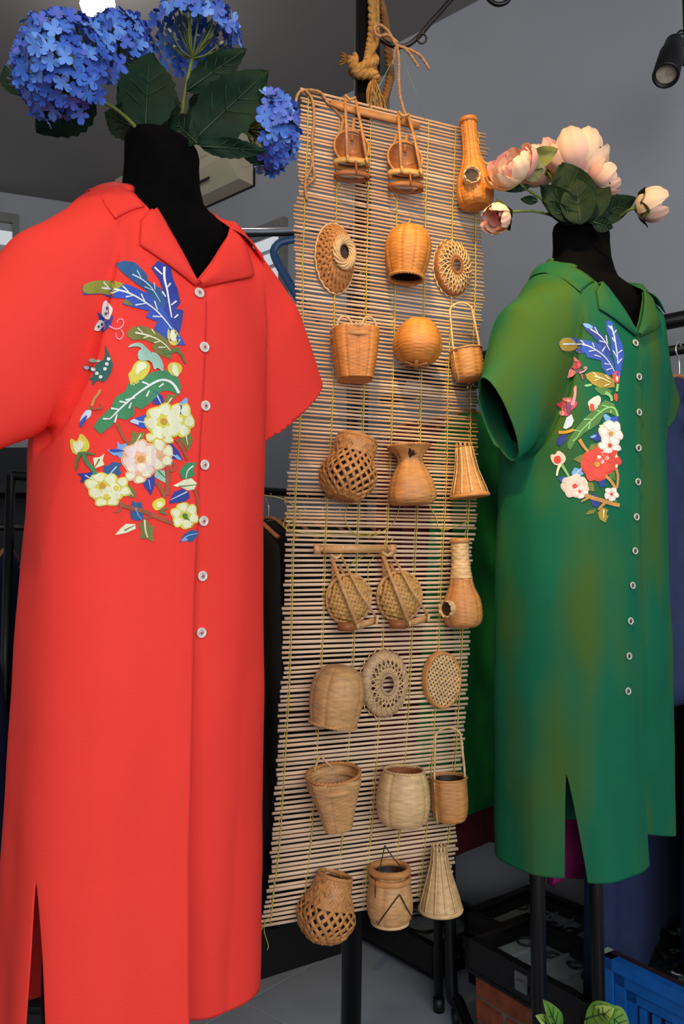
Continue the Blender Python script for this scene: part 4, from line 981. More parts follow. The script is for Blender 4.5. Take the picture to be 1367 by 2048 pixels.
body(b, [(38,0),(45,10),(45,26),(38,52),(25,80),(26,94),(42,114)], b_am, 14, row=3.8, sq=.12); b.add('rim', braid(42, 114, 2.6), b_am); b.add('inside', lathe([(36,108),(20,84),(.1,70)], 24), b_dk)
def cone(px, py, rb, rt, h, label, tilt, mat, stakes, row=3.8, seg=4):
    b = Bk('cone_basket', label, px, py, tilt=tilt, out=rb)
    body(b, [(rb,0),(rb*.93,h*.12),(rb*.62,h*.5),(rt*1.1,h*.82),(rt,h)], mat, stakes, row=row); b.add('rim', ringtube(rb*1.0, 0, 3., flat=1.4), mat)
    st = []
    for k in range(stakes): a = 2*math.pi*k/stakes; st.append(bar((rt*math.cos(a), rt*math.sin(a), h-4), (rt*1.02*math.cos(a), rt*1.02*math.sin(a), h+9), 4.5, 1.4, up=(math.cos(a), math.sin(a), 0)))
    b.add('stake_ends', join(*st), mat)
    b.add('stakes', join(*[ribbon([((r+1.3)*math.cos(a), (r+1.3)*math.sin(a), z) for r, z in ((rb,0),(rb*.93,h*.12),(rb*.62,h*.5),(rt*1.1,h*.82),(rt,h))], 4.2, 1.2, (math.cos(a), math.sin(a), .2)) for a in [2*math.pi*k/stakes for k in range(stakes)]]), b_pa)
cone(919, 995, 37, 16, 96, 'narrow cone basket, flat end down, right of the vase-shaped basket', -6, b_am, 11)
# ---- row 5
yk = thing('shoulder_yoke', 'notched flat bamboo yoke in the middle of the hanging', 'yoke', tuple(mp(710, 1112)))
obj('pole', ribbon([mp(645, 1098, .022), mp(775, 1098, .022)], .0155, .005, MN), b_ta, yk, world=True)
for x0, x1 in ((628,641), (779,791)): obj('notched_end', ribbon([mp(x0, 1098, .022), mp(x1, 1098, .022)], .0185, .006, MN), b_ta, yk, world=True)
for x0, x1 in ((640,647), (773,780)): obj('notch', ribbon([mp(x0, 1098, .022), mp(x1, 1098, .022)], .008, .005, MN), b_ta, yk, world=True)
def winnow(px, py, label):
    b = Bk('winnowing_basket', label, px, py, out=26)
    rx, rz = 41, 46; parts = []
    def dome(x, z): return -22*max(0, 1-(x/rx)**2-(z/rz)**2)**.5
    n = 13
    for k in range(n):
        for ax in (0, 1):
            c = (k-(n-1)/2)/((n-1)/2)*.97; lim = math.sqrt(max(0, 1-c*c)); pts = []
            for i in range(15):
                t = (i/7-1)*lim; x, z = (c*rx, t*rz) if ax else (t*rx, c*rz)
                d = 1.0*math.sin((t*(n-1)/2)*math.pi+math.pi*k+(0 if ax else math.pi)); pts.append((x, dome(x, z)+d, z))
            if lim > .12: parts.append(ribbon(pts, 5.9, 1.2, (0,-1,0)))
    o = b.add('woven_dome', xf(join(*parts), Matrix.Rotation(R(14), 4, 'Y')), b_ye); o['kind'] = 'stuff'
    b.add('lining', xf(lathe([(rx*.97, 1), (rx*.7, -13), (.1, -18)], 32), Matrix.Diagonal((1,1,rz/rx,1)) @ Matrix.Rotation(R(-90), 4, 'X') @ Matrix.Diagonal((1,1,-1,1)) @ Matrix.Rotation(R(180), 4, 'X')), b_br)
    b.add('rim', tube([(rx*1.03*math.cos(a), 2, rz*1.03*math.sin(a)) for a in [2*math.pi*i/48 for i in range(48)]], 3.2, 6, flat=1.5, closed=True), b_ta)
    b.add('foot_board', bar((-24, -16, -52), (8, -22, -54), 14, 16, bev=1.5), b_br); b.add('foot_board', bar((8, -24, -53), (52, -20, -40), 10, 13, bev=1.5), b_ta)
    for a, c in (((-36,-6,84), (12,-30,-50)), ((-16,-6,84), (51,-28,-38))): b.add('strap', ribbon([a, ((a[0]+c[0])/2-2, -30, 16), c], 7 if a[0] < -20 else 4.5, 2, (0,-1,0)), b_ta)
    for a, c in (((-32,4,74), (-30,4,30)), ((-18,4,66), (-6,4,40))): b.add('back_strap', ribbon([a, c], 6, 2, (0,-1,0)), b_am)
    b.add('lashing', tube([(-37,-7,86), (-26,-9,80), (-15,-7,86)], 3.6, 6), b_pa); b.add('lashing', tube([(51,-30,-34), (49,-30,-48)], 3, 6), b_pa); b.add('lashing', tube([(12,-33,-46), (13,-32,-56)], 3, 6), b_pa)
winnow(687, 1197, 'domed winnowing basket with straps, left one on the middle yoke')
winnow(787, 1192, 'domed winnowing basket with straps, right one on the middle yoke')
gourd(906, 1252, 168, 38, 17, 'long-necked gourd basket with pale checked neck, beside the middle yoke', b_am, (-34, 38, 15, -.95), -2, b_pa)
# ---- row 6
b = Bk('tub_basket', 'rounded tub basket hanging mouth down, left of the rattan rosette dish', 647, 1440, tilt=8, out=48, turn=0)
body(b, [(44,0),(50,30),(52,62),(46,90),(30,108),(8,114),(.5,114)], b_ta, 18, base=False, row=4.4); b.add('rim', braid(45, 0, 3), b_ta)
radial_dish(765, 1366, 51, 64, 'pale rattan dish with crossed spokes and a round hole in the centre', b_gr, 8, .24, 16)
def sieve(px, py, rx, rz, label):
    b = Bk('sieve_basket', label, px, py, out=4, turn=14); parts = []; n = 13; A_ = R(30)
    for k in range(n):
        for ax in (0, 1):
            c = (k-(n-1)/2)/((n-1)/2)*.95; lim = math.sqrt(max(0, 1-c*c)); pts = []
            for i in range(11):
                t = (i/5-1)*lim; x, z = (c, t) if ax else (t, c); x, z = x*math.cos(A_)-z*math.sin(A_), x*math.sin(A_)+z*math.cos(A_)
                d = .8*math.sin((t*(n-1)/2)*math.pi+math.pi*k+(0 if ax else math.pi)); pts.append((x*rx*.93, -15+d, z*rz*.93))
            if lim > .15: parts.append(ribbon(pts, 4.0, 1.1, (0,-1,0)))
    o = b.add('open_weave', join(*parts), b_pa); o['kind'] = 'stuff'
    S = Matrix.Diagonal((1,1,rz/rx,1)) @ Matrix.Rotation(R(90), 4, 'X')
    b.add('rim_band', xf(lathe([(rx, 0), (rx, 16), (rx*.9, 17), (rx*.9, 14), (rx*.95, 0)], 44), S), b_am)
    b.add('backing', xf(lathe([(.1, 2), (rx*.9, 2)], 36), S), b_dk)
sieve(877, 1358, 40, 55, 'small round sieve with a square open weave, right of the rattan dish')
# ---- row 7
b = Bk('bin_basket', 'square-bottomed tapered bin basket with open top and small loop', 657, 1640, tilt=-6, out=46, lean=8)
body(b, [(26,0),(33,30),(41,62),(49,92),(50,104)], b_ta, 20, sq=.3, row=4.2); b.add('rim', braid(50, 104, 4), b_am); b.add('band', ringtube(49, 84, 3, flat=1.6), b_ta)
b.add('hang_loop', tube(smoothpath([(-34,20,104),(-26,20,124),(-18,20,134),(-10,20,122),(4,24,104)], 4), 2, 6), b_pa); b.add('side_loop', ringtube(9, 0, 3, 20), b_am, m=Matrix.Translation((28,-34,92)) @ Matrix.Rotation(R(80), 4, 'X'))
b = Bk('drum_basket', 'pale plump drum basket between the square bin and handled bucket', 781, 1633, tilt=2, out=50)
body(b, [(37,0),(47,14),(51,42),(47,76),(38,100)], b_pa, 16, row=3.8); b.add('rim', braid(38, 100, 2.6), b_pa); b.add('inside', lathe([(36,97),(42,60),(.1,50)], 24), b_br)
handled(882, 1632, 35, 82, 178, 'bucket basket with a tall bamboo hoop handle near the lower right edge', b_am, -2)
# ---- row 8
pouch(625, 1862, 50, 116, 'golden open-weave pouch at the lower left corner of the hanging', 16, b_am, .42, 22, .62)
b = Bk('jar_basket', 'small jar basket laced with dark wire at the bottom of the hanging', 760, 1826, out=42)
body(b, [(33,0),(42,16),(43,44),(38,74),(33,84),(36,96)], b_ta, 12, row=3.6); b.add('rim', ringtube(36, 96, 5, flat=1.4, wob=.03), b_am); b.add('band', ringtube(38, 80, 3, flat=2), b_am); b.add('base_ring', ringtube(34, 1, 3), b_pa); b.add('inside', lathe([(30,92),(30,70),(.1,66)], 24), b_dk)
m_wire = M('dark_wire', (52, 34, 26), .5)
for L in ([(-30,-36,12),(-6,-44,48),(10,-43,66)], [(10,-43,66),(26,-38,36),(40,-18,12)], [(-30,-28,12),(-32,-24,80),(-22,-20,110),(-10,-4,142)], [(-10,-4,142),(12,-10,112),(34,-14,96)]): b.add('wire', tube(smoothpath(L, 5), 1.2, 5), m_wire)
cone(860, 1801, 40, 14, 108, 'pale conical fish-trap basket at the lower right corner of the hanging', -1, b_pa, 12, 5.2)
# ================================================================ flowers
def blue(n, c): return M('hydrangea_'+n, c, .6, .14, 90., sheen=.1)
HB = [blue('mid', (62, 112, 206)), blue('deep', (42, 84, 178)), blue('light', (98, 146, 226)), blue('violet', (66, 96, 196))]
m_stem = M('flower_stem', (96, 112, 44), .6, .2, 60.); m_bud = M('floret_bud', (206, 214, 170), .6, .1, 60.)
m_leafd = M('hydrangea_leaf', (9, 38, 23), .7, .3, 30., spec=.2, bump=.3, bscale=90); m_rib = M('leaf_rib', (30, 62, 36), .6)
def floret_mesh(mat, seed):
    r_ = random.Random(seed); V, Fc = [], []
    for k in range(4):
        a0 = math.pi/2*k+r_.uniform(-.12, .12); tl = r_.uniform(.1, .55)
        def fn(u, v):
            w = math.sin(math.pi*min(1, .12+.80*u))**.7*.62; x = u; y = (v-.5)*2*w*(.25+.75*u)
            z = tl*u*u*.55 + .10*math.sin(7*v+k)*u*u - .10*y*y
            ca, sa = math.cos(a0), math.sin(a0); return Vector((x*ca-y*sa, x*sa+y*ca, z))
        v, f = grid(5, 5, fn); n = len(V); V += v; Fc += [tuple(i+n for i in q) for q in f]
    me = mesh('floret', V, Fc); me.materials.append(mat); return me
FLO = [floret_mesh(HB[i % 4], i) for i in range(8)]
def leaf_vf(L, W, curl=.15, fold=.25, serr=.05, nu=17, nv=9):
    """leaf along +x, face up +z, pointed, toothed edge"""
    def fn(u, v):
        s = (v-.5)*2; w = W/2*(math.sin(math.pi*u**.8)**.8)*(1+serr*(1 if int(u*(nu-1)) % 2 else -1)*(abs(s) > .9))
        return Vector((L*u, w*s, fold*abs(w*s) - curl*L*u*u + .02*L*math.sin(9*u+3*s)))
    return grid(nu, nv, fn)
def add_leaf(parent, base, tip, W, mat, rib=None, face=None, curl=.12, fold=.22, name='leaf', serr=.05):
    base, tip = Vector(base), Vector(tip); d = tip-base; L = d.length; x = d.normalized()
    f = Vector(face) if face is not None else Vector((0,0,CAMH))-base
    z = (f-x*f.dot(x)).normalized(); y = z.cross(x)
    m = Matrix(((x.x,y.x,z.x,base.x), (x.y,y.y,z.y,base.y), (x.z,y.z,z.z,base.z), (0,0,0,1)))
    o = obj(name, xf(leaf_vf(L, W, curl, fold, serr), m), mat, parent, world=True)
    if rib:
        pts = [m @ Vector((L*u, 0, -curl*L*u*u+.0012+.02*L*math.sin(9*u))) for u in [i/8*.9 for i in range(9)]]
        obj('midrib', tube(pts, [.0016*(1-.8*i/8) for i in range(9)], 5), rib, o, world=True)
        side = []
        for u in (.25, .42, .58):
            for sg in (-1, 1):
                w = W/2*math.sin(math.pi*(u+.15)**.8)**.8*.75
                a, c = m @ Vector((L*u, 0, -curl*L*u*u+.0012)), m @ Vector((L*(u+.15), sg*w, fold*w-curl*L*(u+.15)**2+.0014)); side.append(tube([a, (a+c)/2, c], .0006, 4))
        obj('side_veins', join(*side), rib, o, world=True)
    return o
def hydrangea(label, c, Rr, face, root, n, cover, sq=1., fs=.0135, grp='blue hydrangea stems in the mannequin neck', nb=7):
    c, root, face = Vector(c), Vector(root), Vector(face).normalized()
    t = thing('hydrangea', label, 'flower', tuple(root), (0,0,0), grp)
    back = c-face*Rr*.55
    mid = (root+back)/2+Vector((0,0,.012))
    obj('stem', tube(smoothpath([root, mid, back], 6), .0032, 8), m_stem, t, world=True)
    # branching umbel
    br = []; bud = []; rr_ = random.Random(n)
    q = face.to_track_quat('Z', 'Y').to_matrix()
    for k in range(16):
        th = rr_.uniform(.3, 1.55); ph = 2*math.pi*k/16*2.4; d = q @ Vector((math.sin(th)*math.cos(ph), math.sin(th)*math.sin(ph), math.cos(th)))
        e = c+d*Rr*.8; br.append(tube(smoothpath([back, back.lerp(e, .5)-face*Rr*.06, e], 4), .0017, 5))
    head = obj('flower_head', join(*br), m_stem, t, world=True)
    for k in range(nb):
        ph = 2*math.pi*k/7; d = q @ Vector((math.cos(ph)*rr_.uniform(.4,.7), math.sin(ph)*rr_.uniform(.4,.7), -.05)); e = c+d*Rr
        obj('floret_stalk', tube(smoothpath([back, back.lerp(e, .5)-face*Rr*.12, e], 4), .0016, 5), m_stem, head, world=True); obj('floret_bud', tube([e, e+(e-back).normalized()*.004, e+(e-back).normalized()*.009], [.0022,.003,.0022], 6), m_bud, head, world=True)
    inv = wm(t).inverted()
    for k in range(n):
        z = 1-(1-cover)*(k+.5)/n if False else 1-(1+cover)*(k+.5)/n; r = math.sqrt(max(0, 1-z*z)); ph = k*2.39996
        d = q @ Vector((r*math.cos(ph), r*math.sin(ph), z*sq)); p = c+d*Rr*rr_.uniform(.86, 1.04)
        nd = (d.normalized()+Vector((rr_.uniform(-.4,.4), rr_.uniform(-.4,.4), rr_.uniform(-.4,.4)))).normalized()
        m = inv @ zalign(nd, p, rr_.uniform(0, 6)) @ Matrix.Scale(fs*rr_.uniform(.85, 1.2), 4)
        o = bpy.data.objects.new('floret', FLO[rr_.randrange(8)]); COL.objects.link(o); o.parent = head; o.matrix_local = m
    return t
nk = [P(300,285,1.25), P(330,283,1.28), P(355,288,1.27), P(375,292,1.26)]
h1 = hydrangea('largest blue hydrangea head, at the far left of the red mannequin', P(133,142,1.13), .076, (-.35,-.8,.25), nk[0], 135, .35, nb=0)
h2 = hydrangea('blue hydrangea head under the ceiling lamp, behind the largest one', P(238,96,1.36), .058, (-.2,.1,.9), nk[1], 105, .75, nb=2)
h3 = hydrangea('blue hydrangea head turned away, above the middle of the bouquet', P(392,80,1.36), .078, (.1,.25,.95), nk[2], 105, .25, .75, nb=5)
h4 = hydrangea('blue hydrangea head turned sideways beside the bamboo hanging', P(535,262,1.33), .066, (.95,.1,-.05), nk[3], 95, .15, .8)
LV = [(h2,(290,265),(300,88),118,1.235), (h3,(382,285),(545,132),112,1.25), (h3,(372,182),(500,92),60,1.27), (h1,(185,170),(70,268),112,1.20), (h1,(50,190),(0,122),56,1.18),
      (h2,(285,262),(200,222),70,1.25), (h4,(400,292),(535,302),40,1.25), (h2,(330,275),(225,150),92,1.32), (h3,(385,283),(475,108),86,1.33), (h2,(315,268),(330,150),80,1.31), (h4,(395,288),(330,225),60,1.24), (h4,(480,300),(560,330),36,1.31)]
for t, b_, tp, W_, Y_ in LV:
    add_leaf(t, P(*b_, Y_), P(*tp, Y_+.03), W_/F*Y_, m_leafd, m_rib, curl=.10)
# ---- peonies
PP = [M('peony_petal', (242, 190, 166), .6, .10, 60., sheen=.1), M('peony_petal_pink', (236, 168, 156), .6, .12, 60., sheen=.1), M('peony_petal_cream', (246, 206, 172), .6, .08, 60.)]
m_sep = M('peony_sepal', (92, 100, 34), .55, .3, 60.); m_pleaf = M('peony_leaf', (14, 36, 17), .65, .3, 40., spec=.2, bump=.25, bscale=80); m_pleaf2 = M('peony_leaf_olive', (112, 112, 44), .5, .25, 40.)
def petal_mesh(mat, seed, span=.72):
    """a patch of a ball, rounded and ruffled at the top; the bloom's axis is z"""
    def fn(u, v):
        e = abs(u-.5)*2; ve = v*(1-.22*e**2.5)+.02*math.sin(11*u+seed)*v*v
        th = math.pi*(.05+.66*ve); a = (u-.5)*2*span*math.sin(math.pi*(.16+.62*v))**.8/max(.35, math.sin(th))
        r = 1+.025*math.sin(17*u+seed)*v
        return Vector((r*math.sin(th)*math.cos(a), r*math.sin(th)*math.sin(a), -r*math.cos(th)))
    me = mesh('petal', *grid(13, 11, fn)); me.materials.append(mat); return me
PET = [petal_mesh(PP[i % 3], i) for i in range(6)]
def peony(label, c, Rr, face, root, layers, sep=5, bend=(0,0,.0)):
    c, root, face = Vector(c), Vector(root), Vector(face).normalized()
    t = thing('peony', label, 'flower', tuple(root), (0,0,0), 'pink peonies in the green mannequin neck'); rr_ = random.Random(int(Rr*1e4)+7)
    base = c-face*Rr*.98
    obj('stem', tube(smoothpath([root, (root+base)/2+Vector(bend), base-face*.015, base], 6), .0028, 8), m_stem, t, world=True)
    fl = None; inv = wm(t).inverted()
    cal = obj('flower_head', xf(lathe([(.001,-1.12), (.16,-1.06), (.28,-.98), (.001,-.8)], 14), zalign(face, c) @ Matrix.Scale(Rr, 4)), m_sep, t, world=True)
    for n, sc, tilt in layers:
        off = rr_.uniform(0, 6)
        for k in range(n):
            m = inv @ zalign(face, c) @ Matrix.Rotation(off+2*math.pi*k/n+rr_.uniform(-.1,.1), 4, 'Z') @ Matrix.Translation((0,0,-Rr)) @ Matrix.Rotation(tilt+rr_.uniform(-.08,.08), 4, 'Y') @ Matrix.Translation((0,0,Rr*sc)) @ Matrix.Scale(Rr*sc*rr_.uniform(.93,1.06), 4)
            o = bpy.data.objects.new('petal', PET[rr_.randrange(6)]); COL.objects.link(o); o.parent = cal; o.matrix_local = m
    q = face.to_track_quat('Z', 'Y').to_matrix()
    for k in range(sep):
        a = 2*math.pi*k/sep; d = q @ Vector((math.cos(a), math.sin(a), 0))
        add_leaf(t, base+d*Rr*.1, base+d*Rr*1.0+face*Rr*.7, Rr*.85, m_sep if k % 2 else m_pleaf, None, face=d-face*.3, curl=-.25, name='sepal', serr=0)
    return t
full = [(4,.62,.0), (6,.78,.04), (7,.92,.14), (7,1.02,.34)]; budl = [(4,.7,.0), (5,.86,.0), (5,.98,.03)]
k_ = 1.62/F; rt = [P(x, 445, 1.70) for x in (1140, 1160, 1170, 1180, 1195, 1150)]
p1 = peony('biggest open pink peony, at the left beside the gourd basket', P(1020,326,1.60), 41*k_, (-.55,-.5,.62), rt[0], full)
p2 = peony('wide pink peony turned away, highest in the middle of the bunch', P(1152,312,1.68), 50*k_, (.08,.45,.9), rt[1], full)
p3 = peony('half hidden pink peony between the biggest and the highest one', P(1078,325,1.72), 40*k_, (-.3,.5,.8), rt[5], full)
p4 = peony('small pink peony just right of the highest one', P(1212,356,1.66), 30*k_, (.75,.0,.5), rt[2], full)
p5 = peony('closed pink peony bud at the far right on a long stem', P(1308,408,1.62), 37*k_, (.92,-.2,.15), rt[4], budl, bend=(0,0,-.006))
p6 = peony('drooping pink peony bud below the biggest bloom', P(990,438,1.58), 30*k_, (-.65,-.45,-.5), rt[0], budl, bend=(0,0,.015))
for t, b_, tp, W_, Y_, m_ in [(p2,(1165,448),(1120,318),92,1.64,m_pleaf), (p2,(1168,446),(1190,330),86,1.65,m_pleaf), (p1,(1160,446),(1078,368),58,1.64,m_pleaf), (p4,(1175,444),(1276,392),54,1.65,m_pleaf), (p3,(1155,442),(1082,402),30,1.63,m_pleaf),
      (p1,(1050,330),(1118,296),40,1.60,m_pleaf2), (p3,(1045,352),(1088,338),34,1.61,m_pleaf2), (p4,(1185,444),(1226,456),30,1.62,m_pleaf), (p2,(1150,442),(1098,372),44,1.67,m_pleaf), (p4,(1180,448),(1235,372),58,1.67,m_pleaf), (p6,(1075,402),(1040,398),18,1.62,m_pleaf), (p1,(1060,372),(1010,382),16,1.63,m_pleaf), (p2,(1160,450),(1150,352),70,1.62,m_pleaf)]:
    add_leaf(t, P(*b_, Y_), P(*tp, Y_), W_/F*Y_, m_, m_rib if m_ is m_pleaf else None, curl=.08, serr=0)
# ================================================================ things behind
E1 = Vector((.56, -.828, 0)).normalized(); E2 = Vector((.828, .56, 0)).normalized(); UP = Vector((0,0,1))
WR0 = W0-WN*.13
def wp(px, py, off): return PW(px, py, WR0+WN*off, WN)
def frame(o, ex, ez=UP):
    ey = ez.cross(ex).normalized(); return Matrix(((ex.x,ey.x,ez.x,o.x), (ex.y,ey.y,ez.y,o.y), (ex.z,ey.z,ez.z,o.z), (0,0,0,1)))
m_chrome = M('chrome', (215, 215, 217), .22, .03, 10., metal=.75); m_cream = M('cream_plastic', (196, 184, 156), .5, .05, 8.)
# air conditioner
a0 = wp(509, 372, 0); fr = frame(Vector((a0.x, a0.y, a0.z)), WD)     # x away along the wall, y into/out, z up
ac = thing('air_conditioner', 'cream wall air conditioner above the louvred window', 'air conditioner', tuple(a0)); sgn = 1 if (fr.to_3x3() @ Vector((0,1,0))).dot(WN) > 0 else -1
def acp(name, VF, m, par=None, smooth=False): return obj(name, xf(VF, fr @ Matrix.Diagonal((1, sgn, 1, 1))), m, par or ac, world=True, smooth=smooth)
acp('back_plate', box(-.004, .9, 0, .012, -.004, .30), m_blkp)
pr = [(.012,0), (.10,.0), (.19,.075), (.205,.10), (.205,.27), (.19,.295), (.012,.295)]
acp('body', ([Vector((x, y, z)) for x in (0, .88) for y, z in pr], [tuple(range(7)), tuple(range(13, 6, -1))]+[(i, (i+1) % 7, 7+(i+1) % 7, 7+i) for i in range(7)]), m_cream)
acp('front_panel', box(.10, .87, .204, .212, .11, .28, .003), m_cream)
acp('air_slot', xf(box(.16, .84, -.004, .004, -.016, .016), Matrix.Translation((0,.152,.038)) @ Matrix.Rotation(R(40), 4, 'X')), m_blkp)
acp('end_ring', xf(ringtube(.045, 0, .002, 24), Matrix.Translation((-.001,.08,.11)) @ Matrix.Rotation(R(90), 4, 'Y')), m_cream)
# louvred windows
m_wfr = M('window_frame', (120, 118, 112), .5); m_glass = M('fluted_glass', (206, 212, 214), .25, .15, 40., emit=.6, stretch=(30, 30, 1))
def louvre(n, o, ex, w_, h_, rows, cols, nrm, label=None):
    fr = frame(o, ex); s = 1 if (fr.to_3x3() @ Vector((0,1,0))).dot(nrm) > 0 else -1; Mx = fr @ Matrix.Diagonal((1, s, 1, 1))
    root = struct('window_%d' % n, xf(join(box(0, w_, 0, .03, h_-.05, h_), box(0, w_, 0, .03, 0, .05), *[box(w_*i/cols-.025*(i > 0), w_*i/cols+.03-.005*(i > 0), .002, .034, .05, h_-.05) for i in range(cols)], box(w_-.03, w_, .002, .034, .05, h_-.05)), Mx), m_wfr)
    ph = (h_-.1)/rows
    for r in range(rows):
        for c in range(cols):
            obj('pane', xf(xf(box(w_*c/cols+.03, w_*(c+1)/cols-.025, -.003, .003, .004, ph-.012), Matrix.Rotation(R(12), 4, 'X')), Mx @ Matrix.Translation((0,.016,.05+ph*r))), m_glass, root, smooth=False)
w1 = wp(575, 640, 0); louvre(1, w1, WD, 1.3, wp(575, 437, 0).z-w1.z, 5, 3, WN)
w2 = PW(30, 700, corner, BN); louvre(2, Vector((w2.x, w2.y, w2.z))-BD*.9, BD, .9, PW(30, 432, corner, BN).z-w2.z, 5, 3, BN)
# chrome rail with a blue hanger
cr = thing('chrome_rail', 'curved chrome hanging rail in front of the louvred window', 'rail', tuple(P(520, 470, 2.5)))
obj('tube', tube(smoothpath([P(380,455,2.75), P(450,461,2.6), P(520,462,2.5), P(600,460,2.42), P(700,455,2.35)], 6), .011, 12), m_chrome, cr, world=True)
obj('lower_tube', tube(smoothpath([P(380,480,2.75), P(450,474,2.6), P(520,470,2.5), P(600,468,2.42)], 6), .006, 10), m_blk, cr, world=True)
obj('wall_post', tube([P(700,455,2.35), P(700,455,2.35)+Vector((0,0,-2.0)) ], .012, 10), m_blk, cr, world=True)
m_bhang = M('blue_plastic', (60, 96, 150), .3, .1, 20.)
bh = thing('clothes_hanger', 'blue plastic hanger on the chrome rail', 'hanger', tuple(P(585, 600, 2.4)))
obj('frame', tube(smoothpath([P(590,478,2.42), P(560,485,2.42), P(548,500,2.42), P(552,520,2.42), P(575,560,2.42), P(600,600,2.42), P(640,640,2.42)], 5), .008, 8, flat=1.6), m_bhang, bh, world=True)
obj('hook', tube(smoothpath([P(590,478,2.42), P(600,462,2.42), P(608,452,2.42), P(600,446,2.42)], 4), .003, 6), m_chrome, bh, world=True)

# ---------------------------------------------------------------- garments on racks
def cloth(n, c, var=.15): return M('cloth_'+n, c, .85, var, 20., bump=.3, bscale=500)
C_blk, C_chr, C_mar, C_mag, C_grn, C_den, C_den2, C_nav = cloth('black', (14,14,16)), cloth('charcoal', (26,27,30)), cloth('maroon', (104,22,40)), cloth('magenta', (186,36,130)), cloth('bottle_green', (14,140,62)), cloth('denim', (20,34,72)), cloth('denim_mid', (34,50,88)), cloth('navy', (24,36,88))
m_wood = M('hanger_wood', (186, 124, 74), .45, .25, 30., stretch=(1,1,8))
def garment(label, o, along, z_top, z_hem, w_sh, w_hem, mat, th=.05, seed=0, name='hanging_garment', sleeve_=.0, group=None, cat='garment'):
    """clothes on a hanger: shoulders slope from the neck, sides fall in folds; 'along' is the hanger direction"""
    o = Vector(o); t = thing(name, label, cat, (o.x, o.y, z_hem), (0,0,0), group); along = Vector(along).normalized(); nrm = along.cross(UP)
    r_ = random.Random(seed); ph = r_.uniform(0, 6); rs = []
    H = z_top-z_hem
    for i in range(22):
        v = i/21; z = z_top-H*v
        if v < .08: hw = .05+(w_sh-.05)*(v/.08)**.8
        else: hw = w_sh*.94+(w_hem-w_sh*.94)*((v-.08)/.92)
        tt = th*(.35+.65*min(1, v*4)); ring = []
        for k in range(44):
            a = 2*math.pi*k/44; c, s = math.cos(a), math.sin(a)
            fo = .35*math.sin(7*a+ph)*v + .22*math.sin(13*a+ph*2)*v
            ring.append(o+along*(hw*math.copysign(abs(c)**.7, c))+nrm*(tt/2*(s*(1+fo)+.4*fo))+Vector((0,0,z-o.z+ .012*math.sin(3*a+ph)*v)))
        rs.append(ring)
    obj('cloth', rings(rs, True, True), mat, t, world=True)
    if sleeve_:
        for sg in (-1, 1):
            a = o+along*(sg*w_sh*.85); pts = [Vector((a.x, a.y, z_top-.07)), Vector((a.x, a.y, z_top-.2))+along*sg*.045, Vector((a.x, a.y, z_top-.07-sleeve_))+along*sg*.05]
            obj('sleeve', tube(smoothpath(pts, 5), [.05]*6+[.045]*5, 10, flat=.6), mat, t, world=True)
    hz = z_top+.0
    obj('hanger', tube(smoothpath([o-along*w_sh*.9+Vector((0,0,z_top-.06-o.z)), Vector((o.x,o.y,z_top+.012)), o+along*w_sh*.9+Vector((0,0,z_top-.06-o.z))], 6), .009, 8, flat=.7), m_wood, t, world=True)
    obj('hook', tube(smoothpath([Vector((o.x,o.y,z_top+.012)), Vector((o.x,o.y,z_top+.05)), Vector((o.x,o.y,z_top+.075))+along*.016, Vector((o.x,o.y,z_top+.098)), Vector((o.x,o.y,z_top+.088))-along*.016], 5), .0022, 6), m_chrome, t, world=True)
    return t
def rail(label, a, b, z, legs=True, name='clothes_rack'):
    a, b = Vector(a), Vector(b); t = thing(name, label, 'rack', (a.x, a.y, 0)); A, B_ = Vector((a.x,a.y,z)), Vector((b.x,b.y,z))
    obj('rail', tube([A, (A+B_)/2, B_], .013, 12), m_blk, t, world=True); d = (B_-A).normalized(); n = d.cross(UP)
    if legs:
        for q in (A, B_):
            obj('upright', tube([q, Vector((q.x,q.y,.05))], .013, 12), m_blk, t, world=True)
            obj('foot', tube([Vector((q.x,q.y,.02))-n*.22, Vector((q.x,q.y,.05)), Vector((q.x,q.y,.02))+n*.22], .012, 10), m_blk, t, world=True)
    return t
# black clothes behind the hanging
ra, rb_ = Vector((-.86, 2.22, 0)), Vector((.14, 2.90, 0)); zr = 1.46
rail('black metal rack of dark clothes behind the bamboo hanging', ra-E2*.06, rb_+E2*.05, zr)
N = 17; ORD = 'first second third fourth fifth sixth seventh eighth ninth tenth eleventh twelfth thirteenth fourteenth fifteenth sixteenth seventeenth'.split()
for k in range(N):
    p = ra.lerp(rb_, (k+.5)/N)
    garment('%s garment, %s from the left on the rack behind the hanging' % ('black' if k % 3 else 'charcoal', ORD[k]), p, -E1, zr-.10, .34+.10*math.sin(k*1.7), .21, .25, C_blk if k % 3 else C_chr, .062, k, group='dark garments on the rack behind the hanging')
# low black bench under them
def rect_box(o, ex, L, ey, W, z0, z1): 
    V = [o+ex*a+ey*b+Vector((0,0,z)) for z in (z0, z1) for b in (0, W) for a in (0, L)]
    return V, [(0,2,3,1), (4,5,7,6), (0,1,5,4), (2,6,7,3), (0,4,6,2), (1,3,7,5)]
bo = Vector((-.80, 2.05, 0))
bt = thing('low_bench', 'low black bench on the floor under the dark clothes', 'bench', tuple(bo))
obj('top', rect_box(bo, E2, .98, -E1, .42, .10, .14), m_blkp, bt, world=True, smooth=False); obj('skirt', rect_box(bo+E2*.01-E1*.01, E2, .96, -E1, .40, .0, .10), m_blkp, bt, world=True, smooth=False)
